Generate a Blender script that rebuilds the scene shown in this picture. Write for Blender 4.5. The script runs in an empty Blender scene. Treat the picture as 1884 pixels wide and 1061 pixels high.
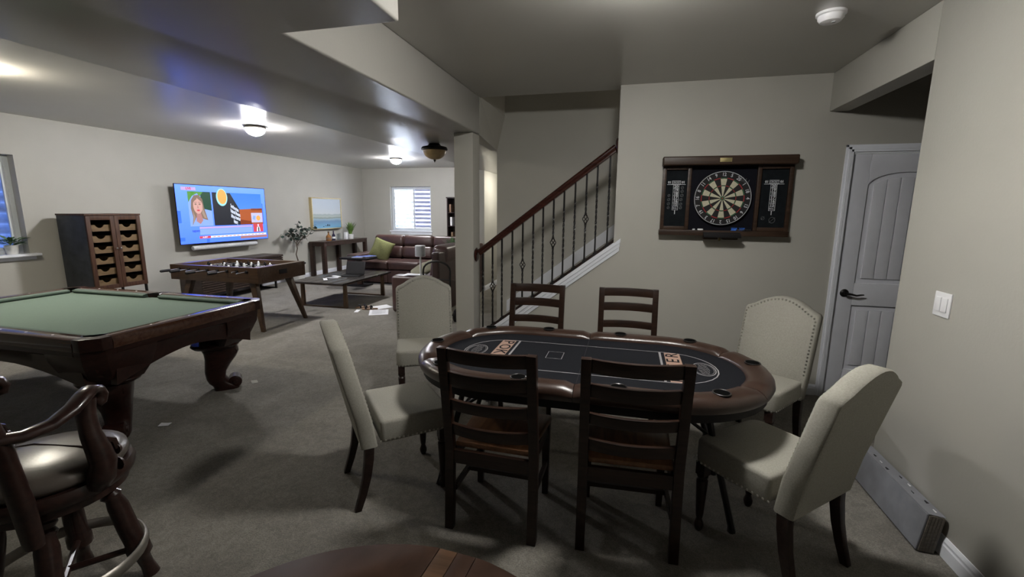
import bpy, bmesh, math, random
from mathutils import Matrix, Vector
random.seed(7)
PI = math.pi
sc = bpy.context.scene
C = sc.collection

# ---------------------------------------------------------------- camera, sky, sun, exposure
F_PX, YAW, PITCH, ROLL, CAM_H = 828.6, 0.2490, 0.1730, 0.0080, 1.557
cam_d = bpy.data.cameras.new('camera')
cam_d.sensor_fit = 'HORIZONTAL'; cam_d.sensor_width = 36.0
cam_d.lens = 36.0 * F_PX / 1884.0
cam_d.clip_start = 0.05; cam_d.clip_end = 200
cam = bpy.data.objects.new('camera', cam_d); C.objects.link(cam)
def cam_matrix():
    c, s = math.cos, math.sin
    fwd = Vector((-s(YAW)*c(PITCH), c(YAW)*c(PITCH), -s(PITCH)))
    right = Vector((c(YAW), s(YAW), 0)); up = right.cross(fwd)
    r2 = c(ROLL)*right + s(ROLL)*up; u2 = -s(ROLL)*right + c(ROLL)*up
    m = Matrix((r2, u2, -fwd)).transposed().to_4x4()
    m.translation = Vector((0, 0, CAM_H))
    return m
cam.matrix_world = cam_matrix()
sc.camera = cam

world = bpy.data.worlds.new('world'); sc.world = world
world.use_nodes = True
wn = world.node_tree.nodes; wl = world.node_tree.links
bg = wn['Background']
sky = wn.new('ShaderNodeTexSky'); sky.sky_type = 'NISHITA'
sky.sun_disc = False; sky.sun_elevation = math.radians(55); sky.sun_rotation = math.radians(180)
wl.new(sky.outputs[0], bg.inputs[0]); bg.inputs[1].default_value = 0.55

sun_d = bpy.data.lights.new('sun', 'SUN'); sun_d.energy = 85.0; sun_d.angle = 0.02
sun = bpy.data.objects.new('sun', sun_d); C.objects.link(sun)
sun.rotation_euler = (math.radians(20), 0, math.radians(6))

LAMP, LAMP_FAR, LAMP_HALL = 128.0, 330.0, 50.0            # radiance of the lit glass bowls
sc.view_settings.view_transform = 'Standard'
sc.view_settings.look = 'None'
sc.view_settings.exposure = 0.62
sc.view_settings.gamma = 1.0
sc.view_settings.use_curve_mapping = False

# ---------------------------------------------------------------- materials
def new_mat(name):
    m = bpy.data.materials.new(name); m.use_nodes = True
    nt = m.node_tree
    return m, nt, nt.nodes['Principled BSDF']
def plain(name, col, rough=0.5, metal=0.0, spec=0.5, var=0.08, scale=30, bump=0.0, bscale=200, coat=0.0):
    m, nt, b = new_mat(name)
    N, L = nt.nodes, nt.links
    tc = N.new('ShaderNodeTexCoord')
    no = N.new('ShaderNodeTexNoise'); no.inputs['Scale'].default_value = scale; no.inputs['Detail'].default_value = 4
    L.new(tc.outputs['Object'], no.inputs['Vector'])
    r = N.new('ShaderNodeValToRGB')
    r.color_ramp.elements[0].color = tuple(c*(1-var) for c in col) + (1,)
    r.color_ramp.elements[1].color = tuple(min(1, c*(1+var)) for c in col) + (1,)
    r.color_ramp.elements[0].position = 0.3; r.color_ramp.elements[1].position = 0.7
    L.new(no.outputs['Fac'], r.inputs[0]); L.new(r.outputs[0], b.inputs['Base Color'])
    b.inputs['Roughness'].default_value = rough; b.inputs['Metallic'].default_value = metal
    b.inputs['Specular IOR Level'].default_value = spec
    if coat: b.inputs['Coat Weight'].default_value = coat; b.inputs['Coat Roughness'].default_value = 0.12
    if bump:
        n2 = N.new('ShaderNodeTexNoise'); n2.inputs['Scale'].default_value = bscale; n2.inputs['Detail'].default_value = 3
        L.new(tc.outputs['Object'], n2.inputs['Vector'])
        bp = N.new('ShaderNodeBump'); bp.inputs['Strength'].default_value = bump; bp.inputs['Distance'].default_value = 0.004
        L.new(n2.outputs['Fac'], bp.inputs['Height']); L.new(bp.outputs[0], b.inputs['Normal'])
    return m
def wood(name, c1, c2, rough=0.35, sx=(3, 40, 40), coat=0.0, bump=0.05, spec=0.3):
    m, nt, b = new_mat(name)
    N, L = nt.nodes, nt.links
    tc = N.new('ShaderNodeTexCoord'); mp = N.new('ShaderNodeMapping'); mp.inputs['Scale'].default_value = sx
    L.new(tc.outputs['Object'], mp.inputs[0])
    n1 = N.new('ShaderNodeTexNoise'); n1.inputs['Scale'].default_value = 1.0; n1.inputs['Detail'].default_value = 6; n1.inputs['Distortion'].default_value = 0.6
    L.new(mp.outputs[0], n1.inputs['Vector'])
    r = N.new('ShaderNodeValToRGB')
    r.color_ramp.elements[0].color = c1 + (1,); r.color_ramp.elements[1].color = c2 + (1,)
    r.color_ramp.elements[0].position = 0.32; r.color_ramp.elements[1].position = 0.72
    L.new(n1.outputs['Fac'], r.inputs[0]); L.new(r.outputs[0], b.inputs['Base Color'])
    b.inputs['Roughness'].default_value = rough; b.inputs['Specular IOR Level'].default_value = spec
    if coat: b.inputs['Coat Weight'].default_value = coat; b.inputs['Coat Roughness'].default_value = 0.1
    bp = N.new('ShaderNodeBump'); bp.inputs['Strength'].default_value = bump; bp.inputs['Distance'].default_value = 0.003
    L.new(n1.outputs['Fac'], bp.inputs['Height']); L.new(bp.outputs[0], b.inputs['Normal'])
    return m
def emit(name, col, s=1.0):
    m, nt, b = new_mat(name)
    b.inputs['Base Color'].default_value = tuple(c*0.2 for c in col) + (1,)
    b.inputs['Emission Color'].default_value = col + (1,); b.inputs['Emission Strength'].default_value = s
    b.inputs['Roughness'].default_value = 0.3
    return m
def glass_pane(name, tint=(1, 1, 1), gloss=0.08, veil=0.0, veil_col=(0.5, 0.5, 0.6)):
    m = bpy.data.materials.new(name); m.use_nodes = True
    N, L = m.node_tree.nodes, m.node_tree.links
    N.remove(N['Principled BSDF']); out = N['Material Output']
    t = N.new('ShaderNodeBsdfTransparent'); t.inputs[0].default_value = tint + (1,)
    g = N.new('ShaderNodeBsdfGlossy'); g.inputs['Roughness'].default_value = 0.02
    mx = N.new('ShaderNodeMixShader'); mx.inputs[0].default_value = gloss
    L.new(t.outputs[0], mx.inputs[1]); L.new(g.outputs[0], mx.inputs[2])
    last = mx
    if veil:
        d = N.new('ShaderNodeBsdfDiffuse'); d.inputs[0].default_value = veil_col + (1,)
        m2 = N.new('ShaderNodeMixShader'); m2.inputs[0].default_value = veil
        L.new(mx.outputs[0], m2.inputs[1]); L.new(d.outputs[0], m2.inputs[2]); last = m2
    L.new(last.outputs[0], out.inputs[0])
    return m
def carpet_mat():
    m, nt, b = new_mat('carpet_pile')
    N, L = nt.nodes, nt.links
    tc = N.new('ShaderNodeTexCoord')
    n1 = N.new('ShaderNodeTexNoise'); n1.inputs['Scale'].default_value = 2.3; n1.inputs['Detail'].default_value = 5; n1.inputs['Distortion'].default_value = 0.8
    n2 = N.new('ShaderNodeTexNoise'); n2.inputs['Scale'].default_value = 150; n2.inputs['Detail'].default_value = 5; n2.inputs['Roughness'].default_value = 0.75
    for n in (n1, n2): L.new(tc.outputs['Object'], n.inputs['Vector'])
    r1 = N.new('ShaderNodeValToRGB'); r1.color_ramp.elements[0].color = (0.190, 0.174, 0.148, 1); r1.color_ramp.elements[1].color = (0.258, 0.238, 0.206, 1)
    r1.color_ramp.elements[0].position = 0.35; r1.color_ramp.elements[1].position = 0.65
    L.new(n1.outputs['Fac'], r1.inputs[0])
    r2 = N.new('ShaderNodeValToRGB'); r2.color_ramp.elements[0].color = (0.62, 0.62, 0.62, 1); r2.color_ramp.elements[1].color = (1.25, 1.25, 1.25, 1)
    r2.color_ramp.elements[0].position = 0.35; r2.color_ramp.elements[1].position = 0.65
    L.new(n2.outputs['Fac'], r2.inputs[0])
    n3 = N.new('ShaderNodeTexNoise'); n3.inputs['Scale'].default_value = 26; n3.inputs['Detail'].default_value = 6; n3.inputs['Roughness'].default_value = 0.7; n3.inputs['Distortion'].default_value = 1.2
    L.new(tc.outputs['Object'], n3.inputs['Vector'])
    r3 = N.new('ShaderNodeValToRGB'); r3.color_ramp.elements[0].color = (0.80, 0.80, 0.80, 1); r3.color_ramp.elements[1].color = (1.18, 1.18, 1.18, 1)
    r3.color_ramp.elements[0].position = 0.36; r3.color_ramp.elements[1].position = 0.64; L.new(n3.outputs['Fac'], r3.inputs[0])
    m3 = N.new('ShaderNodeMix'); m3.data_type = 'RGBA'; m3.blend_type = 'MULTIPLY'; m3.inputs[0].default_value = 1
    L.new(r1.outputs[0], m3.inputs[6]); L.new(r3.outputs[0], m3.inputs[7]); r1 = m3
    mx = N.new('ShaderNodeMix'); mx.data_type = 'RGBA'; mx.blend_type = 'MULTIPLY'; mx.inputs[0].default_value = 1
    L.new(r1.outputs[2], mx.inputs[6]); L.new(r2.outputs[0], mx.inputs[7]); L.new(mx.outputs[2], b.inputs['Base Color'])
    b.inputs['Roughness'].default_value = 0.95; b.inputs['Specular IOR Level'].default_value = 0.1
    b.inputs['Sheen Weight'].default_value = 0.15
    bp = N.new('ShaderNodeBump'); bp.inputs['Strength'].default_value = 0.9; bp.inputs['Distance'].default_value = 0.012
    L.new(n2.outputs['Fac'], bp.inputs['Height']); L.new(bp.outputs[0], b.inputs['Normal'])
    return m
M = {}
M['wall'] = plain('wall_paint', (0.43, 0.419, 0.378), 0.55, var=0.02, scale=3, bump=0.12, bscale=70)
M['ceil'] = plain('ceiling_paint', (0.40, 0.388, 0.36), 0.29, spec=0.9, var=0.02, scale=3, bump=0.10, bscale=60)
M['carpet'] = carpet_mat()
M['white'] = plain('white_trim_paint', (0.7590, 0.7820, 0.8395), 0.4, var=0.02, scale=5)
M['door'] = plain('white_door_paint', (0.6720, 0.6832, 0.7392), 0.45, var=0.03, scale=8, bump=0.05, bscale=120)
M['plastic'] = plain('white_plastic', (0.78, 0.78, 0.80), 0.4, var=0.02)
M['ladder'] = wood('dark_walnut', (0.0114, 0.0054, 0.0036), (0.0288, 0.0138, 0.0084), 0.36)
M['seatwood'] = wood('seat_wood', (0.1190, 0.0571, 0.0286), (0.2380, 0.1190, 0.0595), 0.3, sx=(30, 4, 30))
M['pool'] = wood('mahogany', (0.0130, 0.0045, 0.0035), (0.0310, 0.0105, 0.0075), 0.32, coat=0.12)
M['railtop'] = wood('polished_rail', (0.0420, 0.0168, 0.0098), (0.0770, 0.0350, 0.0210), 0.14, coat=0.6)
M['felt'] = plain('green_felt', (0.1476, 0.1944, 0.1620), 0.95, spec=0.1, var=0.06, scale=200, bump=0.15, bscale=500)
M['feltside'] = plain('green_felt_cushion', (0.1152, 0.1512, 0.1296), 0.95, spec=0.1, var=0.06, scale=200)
M['black_leather'] = plain('black_leather', (0.015, 0.012, 0.011), 0.35)
M['foos'] = wood('foosball_walnut', (0.0442, 0.0245, 0.0136), (0.0782, 0.0449, 0.0258), 0.3, coat=0.25)
M['pokerleather'] = plain('brown_vinyl', (0.0336, 0.0180, 0.0126), 0.30, var=0.15, scale=12, bump=0.12, bscale=160)
M['pokerfelt'] = plain('black_speed_cloth', (0.0085, 0.0090, 0.0115), 0.8, spec=0.08, var=0.1, scale=300)
M['print'] = plain('print_grey', (0.2250, 0.2175, 0.2250), 0.7, var=0.02)
M['salmon'] = plain('print_salmon', (0.29, 0.185, 0.14), 0.7, var=0.02)
M['black'] = plain('black_metal', (0.012, 0.011, 0.011), 0.4, metal=0.3)
M['matte'] = plain('matte_black', (0.010, 0.009, 0.010), 0.6, spec=0.2)
M['hole'] = plain('cup_well_shade', (0.004, 0.004, 0.004), 0.9, spec=0.0)
M['steel'] = plain('chrome_steel', (0.62, 0.62, 0.64), 0.22, metal=1.0)
M['linen'] = plain('linen_fabric', (0.305, 0.293, 0.256), 0.9, spec=0.15, var=0.10, scale=140, bump=0.25, bscale=420)
M['nail'] = plain('nickel_nailhead', (0.60, 0.58, 0.54), 0.28, metal=1.0)
M['espresso'] = wood('espresso_leg', (0.012, 0.007, 0.006), (0.028, 0.015, 0.012), 0.35)
M['sofa'] = plain('brown_leather', (0.0518, 0.0261, 0.0225), 0.36, var=0.18, scale=10, bump=0.18, bscale=45)
M['sofadark'] = plain('brown_leather_base', (0.0383, 0.0198, 0.0162), 0.42, var=0.15, scale=10)
M['console'] = wood('console_oak', (0.0270, 0.0150, 0.0114), (0.0510, 0.0288, 0.0216), 0.3)
M['credenza'] = wood('credenza_wood', (0.03, 0.02, 0.016), (0.06, 0.042, 0.034), 0.4)
M['tabletop'] = wood('coffee_top', (0.0240, 0.0200, 0.0184), (0.0480, 0.0416, 0.0384), 0.25)
M['bronze'] = plain('bronze_frame', (0.15, 0.095, 0.06), 0.4, metal=0.6)
M['gold'] = plain('gold_frame', (0.60, 0.50, 0.28), 0.35, metal=0.5)
M['iron'] = plain('grey_steel_sheet', (0.045, 0.05, 0.06), 0.5, metal=0.5, var=0.35, scale=8)
M['bin'] = wood('bin_wood', (0.1020, 0.0630, 0.0300), (0.1800, 0.1200, 0.0660), 0.55, sx=(20, 5, 30))
M['doorwood'] = wood('reddish_door_wood', (0.0420, 0.0192, 0.0132), (0.0840, 0.0420, 0.0252), 0.45, sx=(40, 40, 4))
M['rail'] = wood('red_handrail', (0.0250, 0.0070, 0.0050), (0.0500, 0.0160, 0.0110), 0.25, sx=(4, 40, 40), coat=0.3)
M['cabinet'] = wood('dart_cabinet_wood', (0.0263, 0.0142, 0.0090), (0.0562, 0.0315, 0.0195), 0.4)
M['board_black'] = plain('black_board', (0.006, 0.006, 0.010), 0.7, spec=0.1)
M['slate'] = plain('chalkboard', (0.008, 0.010, 0.012), 0.8, spec=0.1, var=0.25, scale=20)
M['chalk'] = plain('chalk_white', (0.55, 0.57, 0.60), 0.8)
M['chalkfaint'] = plain('chalk_faint', (0.16, 0.17, 0.18), 0.9)
M['cream'] = plain('sisal_cream', (0.50, 0.48, 0.36), 0.9, var=0.1, scale=80)
M['sisal_black'] = plain('sisal_black', (0.014, 0.013, 0.014), 0.9)
M['sisal_red'] = plain('sisal_red', (0.30, 0.03, 0.035), 0.9)
M['sisal_green'] = plain('sisal_green', (0.03, 0.11, 0.055), 0.9)
M['brass'] = plain('brass_plate', (0.32, 0.27, 0.13), 0.4, metal=0.8)
M['blue'] = plain('blue_flight', (0.05, 0.16, 0.55), 0.5)
M['greypack'] = plain('grey_film', (0.20, 0.205, 0.23), 0.32, var=0.12, scale=14)
M['taupe'] = wood('taupe_plank', (0.1040, 0.0920, 0.0760), (0.1760, 0.1560, 0.1320), 0.6, sx=(60, 60, 90))
M['leaf'] = plain('eucalyptus_leaf', (0.035, 0.065, 0.050), 0.5, var=0.35, scale=9)
M['grass'] = plain('grass_leaf', (0.12, 0.22, 0.045), 0.5, var=0.35, scale=20)
M['fern'] = plain('fern_leaf', (0.10, 0.19, 0.085), 0.55, var=0.3, scale=20)
M['bark'] = plain('bark', (0.07, 0.045, 0.03), 0.8, var=0.3, scale=40)
M['pot'] = plain('white_pot', (0.62, 0.62, 0.60), 0.45)
M['potgrey'] = plain('grey_pot', (0.22, 0.25, 0.29), 0.5)
M['pillow'] = plain('green_chenille', (0.165, 0.172, 0.075), 0.9, spec=0.1, var=0.2, scale=60, bump=0.3, bscale=120)
M['pillow2'] = plain('olive_grey_cloth', (0.22, 0.21, 0.15), 0.9, spec=0.1, var=0.12, scale=60)
M['paper'] = plain('paper', (0.74, 0.74, 0.76), 0.8, var=0.02)
M['ink'] = plain('ink', (0.10, 0.10, 0.12), 0.8)
M['magazine'] = plain('blue_cover', (0.10, 0.16, 0.48), 0.3)
M['amber'] = plain('amber_liquor', (0.30, 0.13, 0.04), 0.12, coat=0.5)
M['darkglass'] = plain('dark_bottle', (0.02, 0.016, 0.05), 0.1, coat=0.5)
M['clear'] = glass_pane('clear_glass', (0.93, 0.95, 0.96), 0.14)
M['amberglass'] = plain('amber_lamp_glass', (0.42, 0.30, 0.15), 0.3, var=0.3, scale=10)
M['lampglass'] = emit('lit_lamp_glass', (1.0, 0.975, 0.925), LAMP)
M['lampglass_cool'] = emit('lit_lamp_glass_cool', (0.98, 0.975, 1.0), LAMP_FAR)
M['lampglass_left'] = emit('lit_lamp_glass_left', (1.0, 0.93, 0.78), 170.0)
M['lampglass_hall'] = emit('lit_lamp_glass_hall', (1.0, 0.95, 0.84), LAMP_HALL)
M['stair_fill'] = emit('stair_fill_glow', (1.0, 0.90, 0.75), 9.0)  # weak glow of the added stairwell fill light
M['nickel'] = plain('brushed_nickel', (0.30, 0.28, 0.25), 0.4, metal=0.8)
M['pane'] = glass_pane('window_glass', (0.95, 0.97, 1.0), 0.05)
M['screen'] = glass_pane('insect_screen', (0.95, 0.95, 1.0), 0.04, 0.55, (0.30, 0.28, 0.38))
M['cover'] = glass_pane('light_filter_tint', (0.16, 0.22, 0.36), 0.05)  # tint cuts the daylight falling into the left window well
M['vinyl'] = plain('vinyl_frame', (0.66, 0.70, 0.74), 0.4, var=0.02)
M['well'] = plain('galvanised_well', (0.52, 0.55, 0.60), 0.45, metal=0.35, var=0.25, scale=6)
M['stoolwood'] = wood('stool_wood', (0.016, 0.008, 0.007), (0.038, 0.018, 0.014), 0.28, coat=0.3)
M['stoolleather'] = plain('taupe_leather', (0.0840, 0.0700, 0.0595), 0.3, var=0.15, scale=14, bump=0.1, bscale=80)
M['pub'] = wood('pub_table_wood', (0.045, 0.024, 0.013), (0.10, 0.052, 0.027), 0.45, sx=(5, 30, 30), coat=0.0, spec=0.06)
M['pub_dark'] = wood('pub_table_rim', (0.026, 0.013, 0.008), (0.046, 0.023, 0.014), 0.42, sx=(10, 10, 30), coat=0.0, spec=0.06)
M['speaker'] = plain('speaker_white', (0.62, 0.63, 0.65), 0.5)
M['speakergrille'] = plain('speaker_grille', (0.36, 0.37, 0.39), 0.6)
M['laptop'] = plain('laptop_dark', (0.012, 0.012, 0.013), 0.5, spec=0.2)
M['tan'] = plain('sandal_tan', (0.20, 0.12, 0.07), 0.6)
M['drybrown'] = plain('dry_leaf', (0.25, 0.10, 0.04), 0.7)

# ---------------------------------------------------------------- mesh helpers
class MB:
    def __init__(s): s.v = []; s.f = []
    def add(s, vs, fs, mx=None):
        o = len(s.v)
        for p in vs:
            p = Vector(p)
            if mx is not None: p = mx @ p
            s.v.append(tuple(p))
        s.f += [tuple(i+o for i in f) for f in fs]
        return s
    def box(s, x0, x1, y0, y1, z0, z1, mx=None):
        vs = [(x, y, z) for z in (z0, z1) for y in (y0, y1) for x in (x0, x1)]
        return s.add(vs, [(0,2,3,1), (4,5,7,6), (0,1,5,4), (2,6,7,3), (0,4,6,2), (1,3,7,5)], mx)
    def prism(s, poly, axis, a, b, mx=None):
        n = len(poly); vs = []
        for d in (a, b):
            for u, w in poly:
                vs.append({'x': (d, u, w), 'y': (u, d, w), 'z': (u, w, d)}[axis])
        fs = [tuple(range(n))[::-1], tuple(range(n, 2*n))]
        fs += [(i, (i+1) % n, n+(i+1) % n, n+i) for i in range(n)]
        return s.add(vs, fs, mx)
    def loft(s, rings, cap=True, mx=None, closed=False):
        n = len(rings[0]); vs = [p for r in rings for p in r]; fs = []
        m = len(rings)
        for k in range(m if closed else m-1):
            a, b = k*n, ((k+1) % m)*n
            fs += [(a+i, a+(i+1) % n, b+(i+1) % n, b+i) for i in range(n)]
        if cap and not closed:
            fs += [tuple(range(n))[::-1], tuple(range((m-1)*n, m*n))]
        return s.add(vs, fs, mx)
    def tube(s, pts, r, n=8, closed=False, mx=None, squash=None):
        pts = [Vector(p) for p in pts]; m = len(pts)
        rs = r if isinstance(r, (list, tuple)) else [r]*m
        rings = []; ref = None
        for i, p in enumerate(pts):
            if closed: t = pts[(i+1) % m] - pts[i-1]
            else: t = pts[min(i+1, m-1)] - pts[max(i-1, 0)]
            t = t.normalized() if t.length > 1e-9 else Vector((0, 0, 1))
            if ref is None: ref = Vector((0, 0, 1)) if abs(t.z) < 0.9 else Vector((1, 0, 0))
            a = ref - t*ref.dot(t)
            if a.length < 1e-5: a = t.orthogonal()
            a.normalize(); b = t.cross(a); ref = a
            q = squash or (1, 1)
            rings.append([tuple(p + (a*math.cos(2*PI*k/n)*q[0] + b*math.sin(2*PI*k/n)*q[1])*rs[i]) for k in range(n)])
        return s.loft(rings, not closed, mx, closed)
    def lathe(s, prof, n=20, c=(0, 0, 0), mx=None):
        rings = [[(c[0]+max(r, 1e-4)*math.cos(2*PI*k/n), c[1]+max(r, 1e-4)*math.sin(2*PI*k/n), c[2]+z) for k in range(n)] for r, z in prof]
        return s.loft(rings, True, mx)
    def disc(s, r, z0, z1, n=24, c=(0, 0), mx=None):
        return s.lathe([(r, z0), (r, z1)], n, (c[0], c[1], 0), mx)
    def text(s, body, size, mx, bold=0.0, extrude=0.0, font_sx=1.0):
        cu = bpy.data.curves.new('t', 'FONT'); cu.body = body; cu.size = size
        cu.align_x = 'CENTER'; cu.align_y = 'CENTER'; cu.offset = bold; cu.extrude = extrude; cu.resolution_u = 2
        o = bpy.data.objects.new('t', cu); C.objects.link(o)
        bpy.context.view_layer.update()
        me = bpy.data.meshes.new_from_object(o.evaluated_get(bpy.context.evaluated_depsgraph_get()))
        s.add([(v.co.x*font_sx, v.co.y, v.co.z) for v in me.vertices], [tuple(p.vertices) for p in me.polygons], mx)
        bpy.data.objects.remove(o); bpy.data.curves.remove(cu); bpy.data.meshes.remove(me)
        return s
    def build(s, name, mat, parent=None, bevel=0.0, seg=2, smooth=True, ang=38, loc=None, fix=True):
        me = bpy.data.meshes.new(name)
        me.from_pydata(s.v, [], s.f)
        bm = bmesh.new(); bm.from_mesh(me)
        if fix: bmesh.ops.recalc_face_normals(bm, faces=bm.faces)
        if bevel:
            es = [e for e in bm.edges if len(e.link_faces) == 2 and e.calc_face_angle(0) > math.radians(30)]
            bmesh.ops.bevel(bm, geom=es, offset=bevel, segments=seg, profile=0.6, affect='EDGES', clamp_overlap=True)
        bm.to_mesh(me); bm.free()
        if smooth:
            me.polygons.foreach_set('use_smooth', [True]*len(me.polygons))
            me.set_sharp_from_angle(angle=math.radians(ang))
        me.materials.append(mat)
        o = bpy.data.objects.new(name, me); C.objects.link(o)
        if parent: o.parent = parent
        if loc: o.location = loc
        return o
def T(x=0, y=0, z=0): return Matrix.Translation((x, y, z))
def Rz(a): return Matrix.Rotation(a, 4, 'Z')
def Rx(a): return Matrix.Rotation(a, 4, 'X')
def Ry(a): return Matrix.Rotation(a, 4, 'Y')
def frame(o, u, v):
    u = Vector(u); v = Vector(v); w = u.cross(v)
    m = Matrix((u, v, w)).transposed().to_4x4(); m.translation = Vector(o)
    return m
def tag(o, label, cat, group=None):
    o['label'] = label; o['category'] = cat
    if group: o['group'] = group
    return o
def thing(name, label, cat, loc=(0, 0, 0), rotz=0, group=None):
    o = bpy.data.objects.new(name, None); C.objects.link(o)
    o.empty_display_size = 0.1
    o.location = loc; o.rotation_euler = (0, 0, rotz)
    return tag(o, label, cat, group)
def struct(o): o['kind'] = 'structure'; return o
def dup(root, loc, rotz, label, group=None):
    r = root.copy(); C.objects.link(r); r.location = loc; r.rotation_euler = (0, 0, rotz); r['label'] = label
    if group: r['group'] = group
    for ch in list(root.children):
        c = ch.copy(); C.objects.link(c); c.parent = r
        for g in list(ch.children):
            d = g.copy(); C.objects.link(d); d.parent = c
    return r
def instance(o, parent, mx):
    c = o.copy(); C.objects.link(c); c.parent = parent; c.matrix_local = mx
    return c
def lerp(a, b, t): return a + (b-a)*t

# ---------------------------------------------------------------- the room
CEIL = 2.62; SOF = 2.275; XL = -7.09; XR = 1.485; YF = 11.2; YD = 4.22; YN = -5.5; YB = 5.256
struct(MB().box(-7.3, 3.4, YN-0.2, YF+0.2, -0.1, 0).build('floor', M['carpet'], smooth=False))
b = MB()
b.box(-7.3, -1.44, YN-0.2, YF+0.16, CEIL, CEIL+0.12)
b.box(-1.44, 3.4, YN-0.2, 4.37, CEIL, CEIL+0.12)
b.box(-1.44, 3.4, YB+0.06, YF+0.16, CEIL, CEIL+0.12)
b.box(1.6, 3.4, 4.37, YB, CEIL, CEIL+0.12)
struct(b.build('ceiling', M['ceil'], smooth=False))
b = MB().prism([(-2.70, YN), (-0.905, YN), (-0.905, 1.742), (-1.44, 1.742), (-1.44, 4.35), (-1.60, 4.35), (-1.60, YB), (-1.53, YB), (-1.53, YF), (-2.70, YF)], 'z', SOF, CEIL)
struct(b.build('ceiling_soffit', M['ceil'], bevel=0.012, seg=2, ang=60))
# slanted bulkhead face between column and stair wall
b = MB().add([(-1.438, 4.35, CEIL), (-1.438, YB, CEIL), (-1.53, YB, 2.235), (-1.445, 4.35, SOF-0.003), (-1.6, 4.35, CEIL), (-1.6, YB, CEIL), (-1.6, YB, 2.235), (-1.6, 4.35, SOF-0.003)],
             [(0, 1, 2, 3), (7, 6, 5, 4), (3, 2, 6, 7), (0, 3, 7, 4), (1, 5, 6, 2)])
struct(b.build('trim_1', M['wall'], smooth=False))
# left wall with window opening
W1 = (2.35, 3.88, 0.985, 2.15)
b = MB()
b.box(XL-0.18, XL, YN, W1[0], 0, CEIL); b.box(XL-0.18, XL, W1[1], YF, 0, CEIL)
b.box(XL-0.18, XL, W1[0], W1[1], 0, W1[2]); b.box(XL-0.18, XL, W1[0], W1[1], W1[3], CEIL)
struct(b.build('wall_left', M['wall'], smooth=False))
W2 = (-6.26, -5.08, 0.975, 2.145)
b = MB()
b.box(XL, W2[0], YF, YF+0.16, 0, CEIL); b.box(W2[1], -1.4, YF, YF+0.16, 0, CEIL)
b.box(W2[0], W2[1], YF, YF+0.16, 0, W2[2]); b.box(W2[0], W2[1], YF, YF+0.16, W2[3], CEIL)
struct(b.build('wall_far', M['wall'], smooth=False))
# right wall, opening to the door hall with header
b = MB()
b.box(XR, XR+0.14, YN, 2.95, 0, CEIL); b.box(XR, XR+0.14, 2.95, YD, 2.335, CEIL)
struct(b.build('wall_right', M['wall'], bevel=0.008))
struct(MB().box(XL-0.18, XR+0.14, YN-0.15, YN, 0, CEIL).build('wall_near', M['wall'], smooth=False))
b = MB(); b.box(3.2, 3.34, 1.5, YD, 0, CEIL); b.box(XR+0.14, 3.34, 1.36, 1.5, 0, CEIL)
struct(b.build('wall_hall', M['wall'], smooth=False))
# wall with the dartboard: knee wall under the stair, door opening
DX0, DX1, DZ = 1.690, 2.50, 2.022
b = MB()
b.box(-0.12, DX0, YD, YD+0.13, 0, CEIL); b.box(DX0, DX1, YD, YD+0.13, DZ, CEIL); b.box(DX1, 3.3, YD, YD+0.13, 0, CEIL)
b.prism([(-1.44, 0), (-0.12, 0), (-0.12, 1.262), (-1.44, 0.262)], 'y', YD, YD+0.13)
struct(b.build('wall_back', M['wall'], smooth=False))
# stairwell
b = MB(); b.box(-1.53, 1.7, YB, YB+0.12, 0, 4.4)
struct(b.build('wall_stair', M['wall'], smooth=False))
b = MB(); b.box(-1.6, -1.436, 4.371, YB, CEIL+0.001, 4.4); b.box(1.6, 1.75, YD+0.131, YB, 0, 4.4); b.box(-1.6, 1.75, 4.25, 4.37, CEIL+0.12, 4.4); b.box(-1.6, 1.75, 4.2, 5.4, 4.4, 4.5)
struct(b.build('wall_stairwell', M['wall'], smooth=False))
struct(MB().box(-1.53, -1.41, YB+0.12, YF, 0, SOF).build('wall_hallway', M['wall'], smooth=False))
struct(MB().box(-2.80, -2.645, 8.232, YF, 0, SOF).build('wall_divider', M['wall'], bevel=0.006))
# stair flight
b = MB(); n = 11
poly = [(-1.40, 0)]
for i in range(n):
    x = -1.40 + i*0.262; poly += [(x, 0.198*(i+1)), (x+0.262, 0.198*(i+1))]
poly.append((-1.40+n*0.262, 0))
poly = [(x, z-0.06 if z > 0 else z) for x, z in poly]
struct(MB().prism(poly, 'y', YD+0.131, YB-0.001).build('trim_2', M['carpet'], smooth=False))
SL = 0.757
def rz(x): return 1.272 + SL*(x+0.109)            # top of the rake line on the wall plane
b = MB().prism([(-1.40, rz(-1.40)+0.02), (1.0, rz(1.0)+0.02), (1.0, rz(1.0)+0.165), (-1.40, rz(-1.40)+0.165)], 'y', YB-0.018, YB-0.001)
struct(b.build('trim_3', M['white'], smooth=False))
# column
struct(MB().box(-1.655, -1.462, 4.20, 4.40, 0, SOF).build('column', M['wall'], bevel=0.008, seg=2))
# baseboards
def baseboard(name, p0, p1, nx, ny, h=0.095, t=0.014):
    d = Vector((p1[0]-p0[0], p1[1]-p0[1], 0)); L = d.length; u = d/L
    prof = [(0, 0), (t, 0), (t, h*0.62), (t*0.75, h*0.70), (t*0.75, h*0.82), (t*0.3, h), (0, h)]
    mx = frame((p0[0], p0[1], 0), (nx, ny, 0), (0, 0, 1))
    s = 1 if Vector((nx, ny, 0)).cross(Vector((0, 0, 1))).dot(u) > 0 else -1
    return struct(MB().prism([(a, c) for a, c in prof], 'z', 0, s*L, mx).build(name, M['white'], smooth=False))
baseboard('baseboard_right', (XR, YN), (XR, 2.95), -1, 0)
baseboard('baseboard_back', (-0.6, YD), (1.63, YD), 0, -1)
baseboard('baseboard_left', (XL, YN), (XL, YF), 1, 0)
baseboard('baseboard_far', (XL, YF), (-2.8, YF), 0, -1)
baseboard('baseboard_divider', (-2.645, 8.232), (-2.645, YF), 1, 0)
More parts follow.
